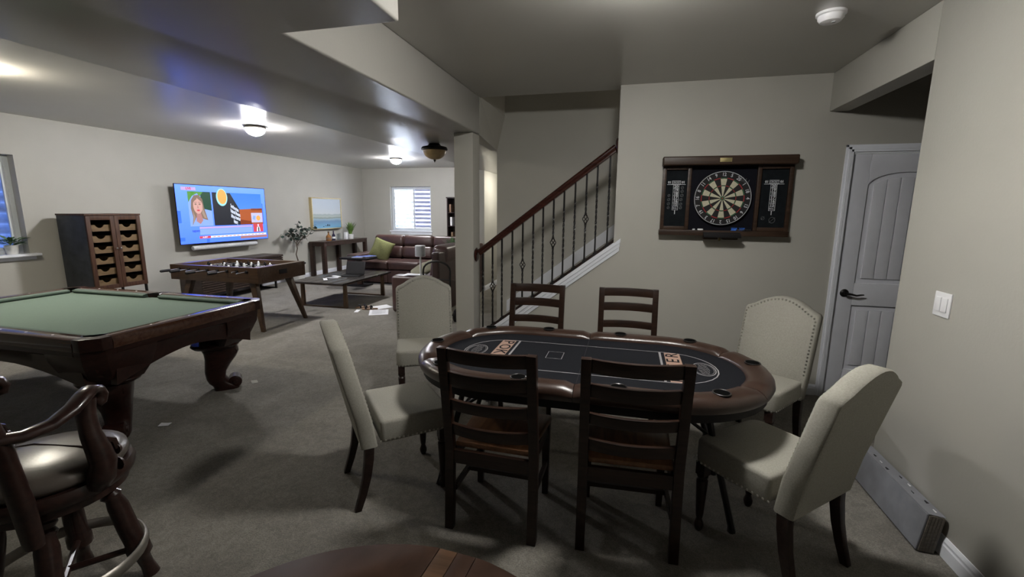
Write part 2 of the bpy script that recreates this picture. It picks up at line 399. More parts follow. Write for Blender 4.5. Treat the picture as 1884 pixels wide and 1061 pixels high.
baseboard('baseboard_divider_end', (-2.80, 8.232), (-2.645, 8.232), 0, -1)
# rake moulding on the knee wall
b = MB()
for k, (z0, z1, t) in enumerate([(-0.035, 0.0, 0.030), (-0.075, -0.037, 0.022), (-0.115, -0.077, 0.014)]):
    b.prism([(-1.44, rz(-1.44)+z0), (-0.06-k*0.004, rz(-0.06)+z0), (-0.06-k*0.004, rz(-0.06)+z1), (-1.44, rz(-1.44)+z1)], 'y', YD-t, YD+0.001)
struct(b.build('trim_4', M['white'], bevel=0.003))
b = MB().prism([(-1.44, rz(-1.44)-0.004), (-0.121, rz(-0.121)-0.004), (-0.121, rz(-0.121)+0.006), (-1.44, rz(-1.44)+0.006)], 'y', YD-0.03, YD+0.135)
struct(b.build('trim_5', M['white'], smooth=False))

# ---------------------------------------------------------------- windows
def corrugated(name, mx, w, z0, z1, period, amp, parent, mat):
    n = int((z1-z0)/period*8); vs = []; fs = []
    for i in range(n+1):
        z = z0+(z1-z0)*i/n; d = amp*math.sin(2*PI*(z-z0)/period)
        vs += [(0, d, z), (w, d, z), (0, d+0.01, z), (w, d+0.01, z)]
    for i in range(n):
        a = i*4
        fs += [(a, a+1, a+5, a+4), (a+2, a+6, a+7, a+3)]
    return MB().add(vs, fs, mx).build(name, mat, parent, ang=80)
def window_box(b, x0, x1, z0, z1, y0, y1, t):
    b.box(x0, x1, y0, y1, z0, z0+t); b.box(x0, x1, y0, y1, z1-t, z1)
    b.box(x0, x0+t, y0, y1, z0+t, z1-t); b.box(x1-t, x1, y0, y1, z0+t, z1-t)
    return b
# far window (local: x along the wall, y outwards)
w2 = bpy.data.objects.new('window_2', None); C.objects.link(w2); struct(w2); w2.location = (0, 0, 0)
x0, x1, z0, z1 = W2
window_box(MB(), x0, x1, z0, z1, YF+0.09, YF+0.15, 0.04).build('window_frame', M['vinyl'], w2, bevel=0.004)
xm = -5.63
window_box(MB(), x0+0.04, xm+0.03, z0+0.04, z1-0.04, YF+0.10, YF+0.125, 0.035).build('sash', M['vinyl'], w2, bevel=0.003)
window_box(MB(), xm-0.02, x1-0.04, z0+0.04, z1-0.04, YF+0.126, YF+0.146, 0.035).build('sash', M['vinyl'], w2, bevel=0.003)
MB().box(x0+0.075, xm-0.005, YF+0.11, YF+0.114, z0+0.075, z1-0.075).build('pane', M['pane'], w2, smooth=False)
MB().box(xm+0.015, x1-0.075, YF+0.134, YF+0.138, z0+0.075, z1-0.075).build('pane', M['pane'], w2, smooth=False)
MB().box(xm+0.0, x1-0.045, YF+0.148, YF+0.150, z0+0.05, z1-0.05).build('insect_screen', M['screen'], w2, smooth=False)
MB().tube([(xm+0.006, YF+0.095, 1.35), (xm+0.006, YF+0.075, 1.38), (xm+0.006, YF+0.075, 1.52), (xm+0.006, YF+0.095, 1.55)], 0.008, 6).build('handle', M['plastic'], w2)
b = MB().box(x0-0.03, x1+0.03, YF-0.035, YF+0.09, z0-0.03, z0+0.002); b.box(x0-0.01, x1+0.01, YF-0.015, YF-0.001, z0-0.10, z0-0.03)
b.build('window_sill', M['white'], w2, bevel=0.004)
corrugated('window_well', frame((-6.75, 12.15, 0), (1, 0, 0), (0, 1, 0)), 2.2, 0.55, 2.75, 0.115, 0.013, w2, M['well'])
b = MB(); b.box(-6.76, -6.72, YF+0.17, 12.15, 0.55, 2.75); b.box(-4.60, -4.56, YF+0.17, 12.15, 0.55, 2.75); b.box(-6.76, -4.56, YF+0.17, 12.15, 0.5, 0.55)
b.build('window_well_side', M['well'], w2, smooth=False)
b = MB()
for xx in (-5.42, -5.12): b.tube([(xx, 12.05, 0.6), (xx, 12.05, 2.7)], 0.016, 8)
for k in range(7): b.tube([(-5.42, 12.05, 0.75+k*0.29), (-5.12, 12.05, 0.75+k*0.29)], 0.012, 8)
b.build('escape_ladder', M['plastic'], w2)
# left window
w1 = bpy.data.objects.new('window_1', None); C.objects.link(w1); struct(w1)
mxl = frame((XL, 0, 0), (0, 1, 0), (-1, 0, 0))   # x->+Y, y->-X, z->+Z
y0, y1, z0, z1 = W1
def W(b): bb = MB(); bb.add(b.v, b.f, mxl); return bb
W(window_box(MB(), y0, y1, z0, z1, 0.10, 0.165, 0.045)).build('window_frame', M['vinyl'], w1, bevel=0.004)
W(window_box(MB(), y0+0.045, (y0+y1)/2+0.02, z0+0.045, z1-0.045, 0.135, 0.155, 0.035)).build('sash', M['vinyl'], w1, bevel=0.003)
W(window_box(MB(), (y0+y1)/2-0.02, y1-0.045, z0+0.045, z1-0.045, 0.11, 0.134, 0.035)).build('sash', M['vinyl'], w1, bevel=0.003)
W(MB().box(y0+0.08, (y0+y1)/2-0.01, 0.143, 0.147, z0+0.08, z1-0.08)).build('pane', M['pane'], w1, smooth=False)
W(MB().box((y0+y1)/2+0.01, y1-0.08, 0.12, 0.124, z0+0.08, z1-0.08)).build('pane', M['pane'], w1, smooth=False)
b = MB().box(y0-0.06, y1+0.07, -0.09, 0.10, z0-0.03, z0+0.002); b.box(y0-0.03, y1+0.045, -0.03, -0.001, z0-0.075, z0-0.03)
W(b).build('window_sill', M['white'], w1, bevel=0.006)
bb = corrugated('window_well', mxl @ T(y0-0.3, 0.95, 0), y1-y0+0.7, 0.5, 2.75, 0.14, 0.024, w1, M['well'])
b = MB(); b.box(y0-0.34, y0-0.3, 0.185, 0.97, 0.5, 2.75); b.box(y1+0.4, y1+0.44, 0.185, 0.97, 0.5, 2.75); b.box(y0-0.34, y1+0.44, 0.185, 0.97, 0.45, 0.5)
W(b).build('window_well_side', M['well'], w1, smooth=False)
W(MB().box(y0-0.36, y1+0.46, 0.17, 1.0, 2.751, 2.757)).build('added_light_filter', M['cover'], w1, smooth=False)  # added pane over the left well, dims sun and sky in that window

# ---------------------------------------------------------------- door
d = bpy.data.objects.new('door_1', None); C.objects.link(d); struct(d); d.location = (0, 0, 0)
b = MB()
CW = 0.058
for k, (o, t) in enumerate([(0.0, 0.010), (0.018, 0.018), (0.036, 0.014)]):
    a0, a1 = DX0-CW+o, DX0-CW+o+0.0195
    b.box(a0, a1, YD-t, YD, 0, DZ+CW-o)
    a0, a1 = DX1+CW-o-0.0195, DX1+CW-o
    b.box(a0, a1, YD-t, YD, 0, DZ+CW-o)
    b.box(DX0-CW+o, DX1+CW-o, YD-t, YD, DZ+CW-o-0.0195, DZ+CW-o)
b.build('door_casing', M['white'], d, bevel=0.002)
b = MB(); b.box(DX0, DX0+0.008, YD, YD+0.12, 0, DZ); b.box(DX1-0.008, DX1, YD, YD+0.12, 0, DZ); b.box(DX0, DX1, YD, YD+0.12, DZ-0.008, DZ)
b.build('door_jamb', M['white'], d)
sx0, sx1, sz0, sz1 = DX0+0.012, DX1-0.012, 0.012, DZ-0.012
ysl = YD+0.022
st = 0.125
px0, px1 = sx0+st, sx1-st
def arch(x): t = (x-(px0+px1)/2)/((px1-px0)/2); return 1.755 + 0.115*math.sqrt(max(0, 1-(0.98*t)**2))
NA = 16
top_arch = [(lerp(px0, px1, i/NA), arch(lerp(px0, px1, i/NA))) for i in range(NA+1)]
b = MB()
b.box(sx0, px0, ysl, ysl+0.035, sz0, sz1); b.box(px1, sx1, ysl, ysl+0.035, sz0, sz1)
b.box(px0, px1, ysl, ysl+0.035, sz0, 0.245); b.box(px0, px1, ysl, ysl+0.035, 0.80, 0.985)
b.prism([(px0, sz1)] + top_arch + [(px1, sz1)], 'y', ysl, ysl+0.035)
b.build('door_frame', M['door'], d, bevel=0.004, ang=30)
def panel(zb, zt_fn, nm):
    # recessed panel with sloped border and four vertical boards
    b = MB().box(px0-0.001, px1+0.001, ysl+0.016, ysl+0.030, zb-0.001, max(zt_fn(px0+i*(px1-px0)/16) for i in range(17))+0.0)
    b.build('panel_back', M['door'], d, smooth=False)
    ins = 0.04; xs0, xs1 = px0+ins, px1-ins; nb = 5
    for k in range(nb):
        a = xs0+(xs1-xs0)*k/nb+0.003; c = xs0+(xs1-xs0)*(k+1)/nb-0.003
        pts = [(a, zb+ins)] + [(c, zb+ins)] + [(lerp(c, a, i/4), zt_fn(lerp(c, a, i/4))-ins) for i in range(5)]
        MB().prism(pts, 'y', ysl+0.006, ysl+0.0165).build('panel_board', M['door'], d, bevel=0.002)
panel(0.985, arch, 'u'); panel(0.245, lambda x: 0.80, 'l')
b = MB().lathe([(0.0, 0), (0.031, 0), (0.033, 0.006), (0.026, 0.013), (0.012, 0.016), (0.012, 0.045)], 18, mx=frame((1.762, ysl, 0.90), (1, 0, 0), (0, 0, 1)))
hz = 0.90
b.tube([(1.762, ysl-0.045, hz), (1.80, ysl-0.047, hz-0.004), (1.835, ysl-0.045, hz-0.012), (1.865, ysl-0.043, hz-0.006), (1.888, ysl-0.043, hz-0.004)], [0.011, 0.009, 0.008, 0.007, 0.005], 8)
b.build('door_handle', M['black'], d)['label'] = 'dark bronze lever handle'
b = MB()
for z in (0.25, 1.05, 1.85): b.box(DX0+0.004, DX0+0.014, ysl-0.006, ysl+0.003, z-0.045, z+0.045)

# ---------------------------------------------------------------- stair railing
rail = thing('stair_railing', 'black wrought iron balusters under a sloping red wood handrail beside the stairs', 'railing', (-1.44, YD+0.05, 0))
ox, oy = -1.44, YD+0.05
YR = 0.0
def hz_(x): return 1.137 + 0.758*(x+1.418)
u = Vector((1, 0, 0.758)).normalized(); v = Vector((-0.758, 0, 1)).normalized()
prof = [(-0.030, -0.030), (0.030, -0.030), (0.033, -0.012), (0.026, -0.004), (0.033, 0.010), (0.028, 0.026), (0.012, 0.034), (-0.012, 0.034), (-0.028, 0.026), (-0.033, 0.010), (-0.026, -0.004), (-0.033, -0.012)]
Lr = (Vector((-0.135, 0, hz_(-0.135)))-Vector((-1.425, 0, hz_(-1.425)))).length
mx = Matrix((Vector((0, 1, 0)), v, u)).transposed().to_4x4(); mx.translation = Vector((-1.425-ox, YR, hz_(-1.425)))
MB().prism(prof, 'z', 0, Lr, mx).build('handrail', M['rail'], rail, ang=60)
b = MB().lathe([(0.0, 0), (0.062, 0), (0.070, 0.008), (0.060, 0.016), (0.045, 0.022), (0.0, 0.022)], 22, mx=frame((-1.462-ox, YR, hz_(-1.425)-0.02), (0, 0, 1), (0, 1, 0)) @ Matrix.Scale(-1, 4, (0, 0, 1)))
b.build('rosette', M['rail'], rail)
b = MB().lathe([(0.0, 0), (0.062, 0), (0.070, 0.008), (0.060, 0.016), (0.045, 0.022), (0.0, 0.022)], 22, mx=frame((-0.120-ox, YR, hz_(-0.14)+0.02), (0, 0, 1), (0, 1, 0)))
b.build('rosette', M['rail'], rail)
MB().prism([(-1.44-ox, rz(-1.44)+0.004), (-0.122-ox, rz(-0.122)+0.004), (-0.122-ox, rz(-0.122)+0.035), (-1.44-ox, rz(-1.44)+0.035)], 'y', YR-0.022, YR+0.022).build('shoe_rail', M['espresso'], rail)
bx = [-1.3735, -1.2716, -1.1764, -1.0726, -0.9706, -0.8698, -0.7758, -0.6780, -0.5817, -0.4818, -0.3821, -0.2876, -0.1806]
for i, x in enumerate(bx):
    x = x*1.012 - 0.0
    zb, zt = rz(x)+0.03, hz_(x)-0.03
    b = MB(); R = 0.0075
    rings = []; nst = 40; knot = (i in (1, 4, 7, 10)); zk = lerp(zb, zt, 0.485)
    for k in range(nst+1):
        z = lerp(zb, zt, k/nst); s = abs(k/nst-0.5)
        tw = 0.0
        t = k/nst
        if 0.2 < t < 0.8: tw = (t-0.2)*26
        elif t >= 0.8: tw = 0.6*26
        rings.append([(x-ox+R*1.35*math.cos(tw+PI/4+q*PI/2), YR+R*1.35*math.sin(tw+PI/4+q*PI/2), z) for q in range(4)])
    if knot:
        lo = [r for r in rings if r[0][2] < zk-0.045]; hi = [r for r in rings if r[0][2] > zk+0.045]
        b.loft(lo); b.loft(hi)
        for q in range(4):
            pts = []
            for k in range(11):
                t = k/10; rr = 0.026*math.sin(PI*t); a = q*PI/2 + t*PI*1.1
                pts.append((x-ox+rr*math.cos(a), YR+rr*math.sin(a), zk-0.05+0.10*t))
            b.tube(pts, 0.0042, 5)
        b.disc(0.011, zk-0.056, zk-0.042, 8, (x-ox, YR)); b.disc(0.011, zk+0.042, zk+0.056, 8, (x-ox, YR))
    else: b.loft(rings)
    ba = b.build('baluster', M['black'], rail, smooth=False)
    MB().prism([(x-ox-0.017, zb-0.03-SL*0.017), (x-ox+0.017, zb-0.03+SL*0.017), (x-ox+0.017, zb+0.012+SL*0.017), (x-ox-0.017, zb+0.012-SL*0.017)], 'y', YR-0.024, YR+0.024).build('shoe', M['black'], ba, bevel=0.002)

# ---------------------------------------------------------------- lamps
def flush_light(x, y, z, label, lit, cat='ceiling light', r=0.155):
    t = thing('flush_ceiling_light', label, cat, (x, y, z))
    MB().lathe([(0.0, 0), (r*1.02, 0), (r*1.06, -0.012), (r*1.12, -0.022), (r*1.12, -0.034), (r*1.0, -0.040), (0.0, -0.040)], 28).build('canopy', M['nickel'], t)
    prof = [(r*0.98*math.cos(a), -0.040-0.085*math.sin(a)) for a in [i*PI/2/8 for i in range(9)]]
    MB().lathe(prof, 28).build('glass_bowl', lit, t)
    MB().lathe([(0.0, -0.122), (0.008, -0.124), (0.010, -0.132), (0.0, -0.140)], 10).build('finial', M['nickel'], t)
    return t
flush_light(0.05, 2.12, CEIL, 'lit flush ceiling light above the poker table, beyond the top of the frame', M['lampglass'])
flush_light(-4.85, 5.2, CEIL, 'lit glass bowl ceiling light above the foosball table', M['lampglass_cool'], r=0.118)
flush_light(-4.86, 9.0, CEIL, 'small lit glass bowl ceiling light far off above the sofa', M['lampglass_cool'], r=0.118)
flush_light(-4.93, 2.54, CEIL, 'lit ceiling light cut off by the left edge of the picture', M['lampglass_left'], r=0.118)
flush_light(0.6, 4.85, 4.4, 'small fill light added at the top of the stairwell, out of sight', M['stair_fill'])  # added unseen lamp, lifts the dark upper stair wall
flush_light(-2.08, 8.6, SOF, 'lit ceiling light hidden in the hallway behind the white column', M['lampglass_hall'])
t = thing('dome_ceiling_light', 'unlit amber glass dome light with dark bronze rim under the soffit', 'ceiling light', (-2.145, 4.86, SOF))
r = 0.13
MB().lathe([(0, 0), (0.06, 0), (0.075, -0.02), (r*1.05, -0.035), (r*1.12, -0.05), (r*1.12, -0.066), (r*0.98, -0.072), (0, -0.072)], 28).build('canopy', M['black'], t)
MB().lathe([(r*0.98*math.cos(a), -0.072-0.10*math.sin(a)) for a in [i*PI/2/8 for i in range(9)]], 28).build('glass_bowl', M['amberglass'], t)
MB().lathe([(0, -0.168), (0.012, -0.170), (0.014, -0.180), (0.006, -0.190), (0, -0.205)], 10).build('finial', M['black'], t)
t = thing('smoke_detector', 'round white smoke detector on the ceiling above the dartboard wall', 'smoke detector', (1.008, 3.0, CEIL))
MB().lathe([(0, 0), (0.072, 0), (0.072, -0.012), (0.066, -0.016), (0, -0.016)], 28).build('base_plate', M['plastic'], t)
MB().lathe([(0, -0.0162), (0.062, -0.0162), (0.062, -0.030), (0.050, -0.046), (0.030, -0.050), (0, -0.050)], 28).build('cover', M['plastic'], t)
MB().lathe([(0, -0.050), (0.010, -0.050), (0.010, -0.053), (0, -0.053)], 12, (0.012, -0.012, 0)).build('test_button', M['speakergrille'], t)

# ---------------------------------------------------------------- wall switch
t = thing('light_switch', 'white double rocker light switch plate on the right wall', 'light switch', (XR, 2.565, 1.125))
MB().box(-0.006, 0, -0.058, 0.058, -0.058, 0.058).build('plate', M['plastic'], t, bevel=0.002)
for yy in (-0.023, 0.023):
    MB().box(-0.0105, -0.006, yy-0.017, yy+0.017, -0.034, 0.034).build('rocker', M['plastic'], t, bevel=0.002)

# ---------------------------------------------------------------- dartboard cabinet
CX, CZ = 0.765, 1.68
cab = thing('dartboard_cabinet', 'dark wood dartboard backboard with chalk scoreboards on the wall', 'dartboard cabinet', (CX, YD, 1.354))
H0 = 1.354
def L(x): return x-CX
MB().box(L(0.27), L(1.27), -0.022, 0, 0.0, 0.60).build('back_panel', M['board_black'], cab, smooth=False)
MB().box(L(0.258), L(1.28), -0.125, 0, 0.578, 0.651).build('cornice', M['cabinet'], cab, bevel=0.012, seg=3)
MB().box(L(0.70), L(0.79), -0.128, -0.124, 0.600, 0.632).build('name_plate', M['brass'], cab, bevel=0.001)['label'] = 'small brass plate'
MB().box(L(0.262), L(1.27), -0.085, 0, 0.0, 0.044).build('bottom_ledge', M['cabinet'], cab, bevel=0.003)
def score(x0, x1, marks):
    fr = MB(); w = 0.03
    fr.box(L(x0), L(x0)+w, -0.055, -0.022, 0.044, 0.578); fr.box(L(x1)-w, L(x1), -0.055, -0.022, 0.044, 0.578)
    fr.box(L(x0)+w, L(x1)-w, -0.055, -0.022, 0.044, 0.075); fr.box(L(x0)+w, L(x1)-w, -0.055, -0.022, 0.548, 0.578)
    p = fr.build('scoreboard_frame', M['cabinet'], cab, bevel=0.003)
    MB().box(L(x0)+w, L(x1)-w, -0.032, -0.022, 0.075, 0.548).build('chalkboard', M['slate'], p, smooth=False)
    xc = (L(x0)+L(x1))/2; ys = -0.0335
    F = frame((0, ys, 0), (1, 0, 0), (0, 0, 1))
    b = MB()
    def bar(xa, xb, za, zb): b.box(xa, xb, ys-0.0005, ys+0.001, za, zb)
    bar(xc-0.075, xc+0.075, 0.425, 0.429)
    hw, hb, ht = 0.036, 0.431, 0.459
    for (xa, xb, za, zb) in ((xc-hw, xc+hw, ht-0.003, ht), (xc-hw, xc+hw, hb, hb+0.003), (xc-hw, xc-hw+0.003, hb, ht), (xc+hw-0.003, xc+hw, hb, ht)): bar(xa, xb, za, zb)
    b.text('CRICKET', 0.019, F @ T(xc, 0.445, 0.0006), 0.0003, font_sx=0.8)
    b.text('01', 0.026, F @ T(xc-0.056, 0.445, 0.0006), 0.0012); b.text('01', 0.026, F @ T(xc+0.056, 0.445, 0.0006), 0.0012)
    zt, zb_ = 0.425, 0.212; hw = 0.024
    bar(xc-hw, xc-hw+0.003, zb_, zt); bar(xc+hw-0.003, xc+hw, zb_, zt)
    nums = ['20', '19', '18', '17', '16', '15', 'BULL']
    for k, s in enumerate(nums):
        zc = zt-(k+0.5)*(zt-zb_)/7; bar(xc-hw, xc+hw, zt-(k+1)*(zt-zb_)/7-0.0012, zt-(k+1)*(zt-zb_)/7+0.0012)
        if s == 'BULL': b.text(s, 0.021, F @ T(xc, zc, 0.0006), 0.0003, font_sx=0.75)
        else: b.text(s, 0.034, F @ T(xc, zc, 0.0006), 0.0012, font_sx=1.0)
    bar(xc-0.003, xc+0.003, zb_-0.035, zb_)
    b.build('score_print', M['chalk'], p, smooth=False, fix=False)
    b = MB()
    for (dx, dz, rr) in marks:
        pts = [(xc+dx+rr*math.cos(2*PI*k/12)*(1+0.1*random.random()), ys-0.0004, dz+rr*1.1*math.sin(2*PI*k/12)) for k in range(12)]
        b.tube(pts, 0.0016, 4, True)
        b.tube([(xc+dx-rr, ys-0.0004, dz-rr), (xc+dx+rr, ys-0.0004, dz+rr)], 0.0012, 4)
    b.build('chalk_mark', M['chalkfaint'], p)
    return p
score(0.268, 0.500, [(-0.055, 0.335, 0.009), (-0.055, 0.300, 0.010), (-0.055, 0.265, 0.010), (-0.055, 0.232, 0.009), (0.05, 0.40, 0.010), (0.05, 0.37, 0.010), (0.05, 0.335, 0.011), (0.045, 0.30, 0.010), (0.045, 0.262, 0.010), (0.045, 0.232, 0.010)])
score(1.008, 1.272, [(0.01, 0.135, 0.022), (-0.06, 0.15, 0.012)])
b = MB().box(L(0.62), L(0.905), -0.115, -0.085, -0.012, 0.030); b.box(L(0.62), L(0.905), -0.150, -0.115, -0.012, 0.004); b.box(L(0.62), L(0.905), -0.155, -0.150, -0.012, 0.018)
b.build('dart_tray', M['matte'], cab, bevel=0.004)
b = MB()
for xx in (0.625, 0.780): b.box(L(xx), L(xx)+0.115, -0.084, -0.012, -0.032, -0.001)
b.build('lower_bracket', M['cabinet'], cab, bevel=0.006)
MB().tube([(L(0.76), -0.04, -0.001), (L(0.76), -0.04, -0.045)], 0.008, 8).build('catch', M['brass'], cab)
# dartboard
db = thing('dartboard', 'round sisal dartboard with red, green, black and cream segments', 'dartboard', (CX-0.012, YD-0.022, 1.665))
FB = frame((0, 0, 0), (1, 0, 0), (0, 0, 1))      # local u right, v up, w towards viewer (-Y)
Rb = 0.2235
MB().lathe([(0, 0), (Rb, 0), (Rb, 0.036), (0, 0.036)], 60, mx=FB).build('rim_band', M['sisal_black'], db, ang=30)
def ringseg(b, r0, r1, a0, a1, w):
    pts = []; n = 4
    for k in range(n+1): a = lerp(a0, a1, k/n); pts.append((r1*math.cos(a), r1*math.sin(a)))
    for k in range(n, -1, -1): a = lerp(a0, a1, k/n); pts.append((r0*math.cos(a), r0*math.sin(a)))
    b.prism(pts, 'z', 0.0345, w, FB)
DR, TR0, TR1 = 0.170, 0.100, 0.107
order = [20, 1, 18, 4, 13, 6, 10, 15, 2, 17, 3, 19, 7, 16, 8, 11, 14, 9, 12, 5]
wire = MB()
for k in range(20):
    n = order[k]; a = PI/2 - (k+2)*2*PI/20             # turned one segment: 12 stands on top
    even = (k % 2 == 0)
    a0, a1 = a-PI/20, a+PI/20
    sm = M['cream'] if even else M['sisal_black']; dm = M['sisal_green'] if even else M['sisal_red']
    for nm, r0, r1, mt in (('segment', 0.016, TR0, sm), ('segment', TR1, DR-0.009, sm), ('treble_segment', TR0, TR1, dm), ('double_segment', DR-0.009, DR, dm)):
        m = MB(); ringseg(m, r0, r1, a0, a1, 0.0372); m.build(nm, mt, db, smooth=False)
    MB().text(str(n), 0.040, FB @ T(0.194*math.cos(a), 0.194*math.sin(a), 0.0380) @ Rz(a-PI/2), 0.0007, font_sx=0.85).build('numeral', M['chalk'], db, smooth=False, fix=False)
MB().lathe([(0, 0.035), (0.016, 0.035), (0.016, 0.0373), (0, 0.0373)], 16, mx=FB).build('outer_bull', M['sisal_green'], db, smooth=False)
MB().lathe([(0, 0.037), (0.0064, 0.037), (0.0064, 0.0378), (0, 0.0378)], 12, mx=FB).build('bullseye', M['sisal_red'], db, smooth=False)
wire.tube([(FB @ Vector((0.2185*math.cos(2*PI*k/60), 0.2185*math.sin(2*PI*k/60), 0.0385))) for k in range(60)], 0.0024, 5, True)
wire.build('number_ring', M['chalk'], db)
wire = MB()
for rr in (TR0, TR1, DR, DR-0.009): wire.tube([(FB @ Vector((rr*math.cos(2*PI*k/48), rr*math.sin(2*PI*k/48), 0.038))) for k in range(48)], 0.0009, 4, True)
wire.build('wire_ring', M['black'], db)
b = MB()
for k in range(7):
    cx, cy = 0.115+0.011*k, 0.165-0.006*k
    b.tube([FB @ Vector((cx, cy, 0.0385)), FB @ Vector((cx+0.012, cy+0.02*(-1)**k, 0.0385)), FB @ Vector((cx+0.005, cy-0.018, 0.0385))], 0.0008, 4)
b.build('scribble', M['chalkfaint'], db)
# small things on the ledge
ez = 1.354+0.044
o = MB().box(0, 0.045, 0, 0.018, 0, 0.013).build('chalk_stick', M['plastic'], bevel=0.005); o.location = (0.575, YD-0.078, ez); tag(o, 'white chalk bar lying on the dartboard ledge', 'chalk')
o = MB().lathe([(0, 0), (0.011, 0), (0.011, 0.012), (0, 0.014)], 12).build('chalk_stub', M['chalk']); o.location = (0.545, YD-0.068, ez); tag(o, 'short round chalk stub left of the chalk bar on the ledge', 'chalk')
for k, (x, lab) in enumerate([(0.865, 'blue flighted dart lying on the ledge nearer the board centre'), (0.925, 'blue flighted dart lying on the ledge further right')]):
    t = thing('dart', lab, 'dart', (x, YD-0.055, ez), math.radians(-35-20*k), 'darts on the cabinet ledge')
    MB().tube([(0.02, 0, 0.008), (0.09, 0, 0.008)], [0.0035, 0.003], 8).build('shaft', M['steel'], t)
    for q in range(2): MB().box(-0.022, 0.022, -0.0006, 0.0006, -0.016, 0.016, T(0, 0, 0.0125) @ Rx(PI/4+q*PI/2)).build('flight', M['blue'], t, smooth=False)

# ---------------------------------------------------------------- poker table
TX, TY = -0.205, 2.450
pk = thing('poker_table', 'long oval poker table with padded brown rail and black printed felt', 'poker table', (TX, TY, 0))
AL, AR = 0.425, 0.525           # half straight length, outer radius
def stad(off, n=22, al=AL, ar=AR):
    """closed list of (x, y, nx, ny) round an oval track, off = inset"""
    out = []
    for k in range(n+1): a = -PI/2 + PI*k/n; out.append((al+(ar-off)*math.cos(a), (ar-off)*math.sin(a)))
    for k in range(n+1): a = PI/2 + PI*k/n; out.append((-al+(ar-off)*math.cos(a), (ar-off)*math.sin(a)))
    return out
def track(s, off):
    """point on the oval at perimeter fraction measured as arclength at the outer edge"""
    P1 = 2*AL; P2 = PI*AR; tot = 2*P1+2*P2; s = s % tot; r = AR-off
    if s < P1: return (-AL+s, -r)
    s -= P1
    if s < P2: a = -PI/2+s/AR; return (AL+r*math.cos(a), r*math.sin(a))
    s -= P2
    if s < P1: return (AL-s, r)
    s -= P1; a = PI/2+s/AR; return (-AL+r*math.cos(a), r*math.sin(a))
P1 = 2*AL; P2 = PI*AR; TOT = 2*P1+2*P2
# body
MB().prism(stad(0.022), 'z', 0.652, 0.728).build('table_body', M['matte'], pk, bevel=0.008, ang=40)
MB().prism(stad(0.128), 'z', 0.7281, 0.736).build('playing_surface', M['pokerfelt'], pk, smooth=False)
prof = [(0.004, 0.700), (-0.004, 0.722), (0.0, 0.742), (0.016, 0.760), (0.045, 0.770), (0.085, 0.769), (0.112, 0.760), (0.128, 0.744), (0.128, 0.7285), (0.06, 0.7285), (0.03, 0.700)]
cuts = [P1/2, P1+P2*0.30, P1+P2*0.71, P1+P2+P1/2, 2*P1+P2+P2*0.29, 2*P1+P2+P2*0.70]
for i in range(6):
    s0 = cuts[i]; s1 = cuts[(i+1) % 6] + (TOT if i == 5 else 0)
    n = max(10, int((s1-s0)/0.045)); rings = []
    for k in range(n+1):
        s = lerp(s0+0.0015, s1-0.0015, k/n)
        e = min(s-s0, s1-s); pinch = 0.016*max(0, 1-e/0.03)**2
        rings.append([(*track(s, off), z-pinch*(1 if z > 0.74 else 0)) for off, z in prof])
    MB().loft(rings).build('rail_pad', M['pokerleather'], pk, ang=60)
cup_xy = [(-0.475, 2.024), (-0.007, 2.033), (0.434, 2.057), (0.711, 2.525), (0.423, 2.911), (-0.014, 2.940), (-0.478, 2.921), (-0.885, 2.880), (-1.160, 2.46), (-0.942, 2.045)]
cup_xy = [(x, y) for x, y in cup_xy]
for (x, y) in cup_xy:
    # settle each holder on the centre line of the rail
    X, Y = x-TX, y-TY
    best = min((track(TOT*k/600, 0.066) for k in range(600)), key=lambda p: (p[0]-X)**2+(p[1]-Y)**2)
    cp = MB().lathe([(0.0, 0.7715), (0.034, 0.7715), (0.035, 0.7722), (0.0, 0.7722)], 20, (best[0], best[1], 0)).build('cup_holder', M['hole'], pk)  # flat disc on the solid pad, the hole's inner shade put into its colour
    MB().tube([(best[0]+0.037*math.cos(2*PI*k/20), best[1]+0.037*math.sin(2*PI*k/20), 0.7715) for k in range(20)], 0.0035, 6, True).build('cup_rim', M['black_leather'], cp)
# printed lines
zp = 0.7362
def ribbon(b, pts, w, closed=True):
    m = len(pts); vs = []; fs = []
    for i in range(m):
        p = Vector(pts[i]); q0 = Vector(pts[i-1] if closed or i else pts[i]); q1 = Vector(pts[(i+1) % m] if closed or i < m-1 else pts[i])
        t = (q1-q0).normalized(); nn = Vector((-t.y, t.x))
        for s in (-1, 1):
            vs.append((p.x+nn.x*w/2*s, p.y+nn.y*w/2*s, zp)); 
    for i in range(m if closed else m-1):
        a, c = 2*i, 2*((i+1) % m); fs.append((a, a+1, c+1, c))
    b.add(vs, fs)
pl = MB()
ribbon(pl, stad(0.0, 14, 0.455, 0.245), 0.006)
sq = (-0.165, 0.02)
ribbon(pl, [(sq[0]-0.045, sq[1]-0.06), (sq[0]+0.045, sq[1]-0.06), (sq[0]+0.045, sq[1]+0.06), (sq[0]-0.045, sq[1]+0.06)], 0.004)
for s in (-1, 1):
    xa = 0.415*s
    pl.add([(xa, -0.24, zp), (xa+0.012*s, -0.24, zp), (xa+0.012*s, 0.24, zp), (xa, 0.24, zp)], [(0, 1, 2, 3)])
    xe = 0.63*s
    for rr in (1.0, 0.86): ribbon(pl, [(xe+0.058*rr*math.cos(2*PI*k/28), 0.10*rr*math.sin(2*PI*k/28)) for k in range(28)], 0.005 if rr == 1 else 0.002)
    for k in range(9):
        yy = -0.07+0.0175*k
        ribbon(pl, [(xe+(-0.03+0.06*q/6)*(1-abs(yy)*5), yy+0.006*math.sin(q*2.1+k)) for q in range(7)], 0.003, False)
pl.build('printed_lines', M['print'], pk, smooth=False)
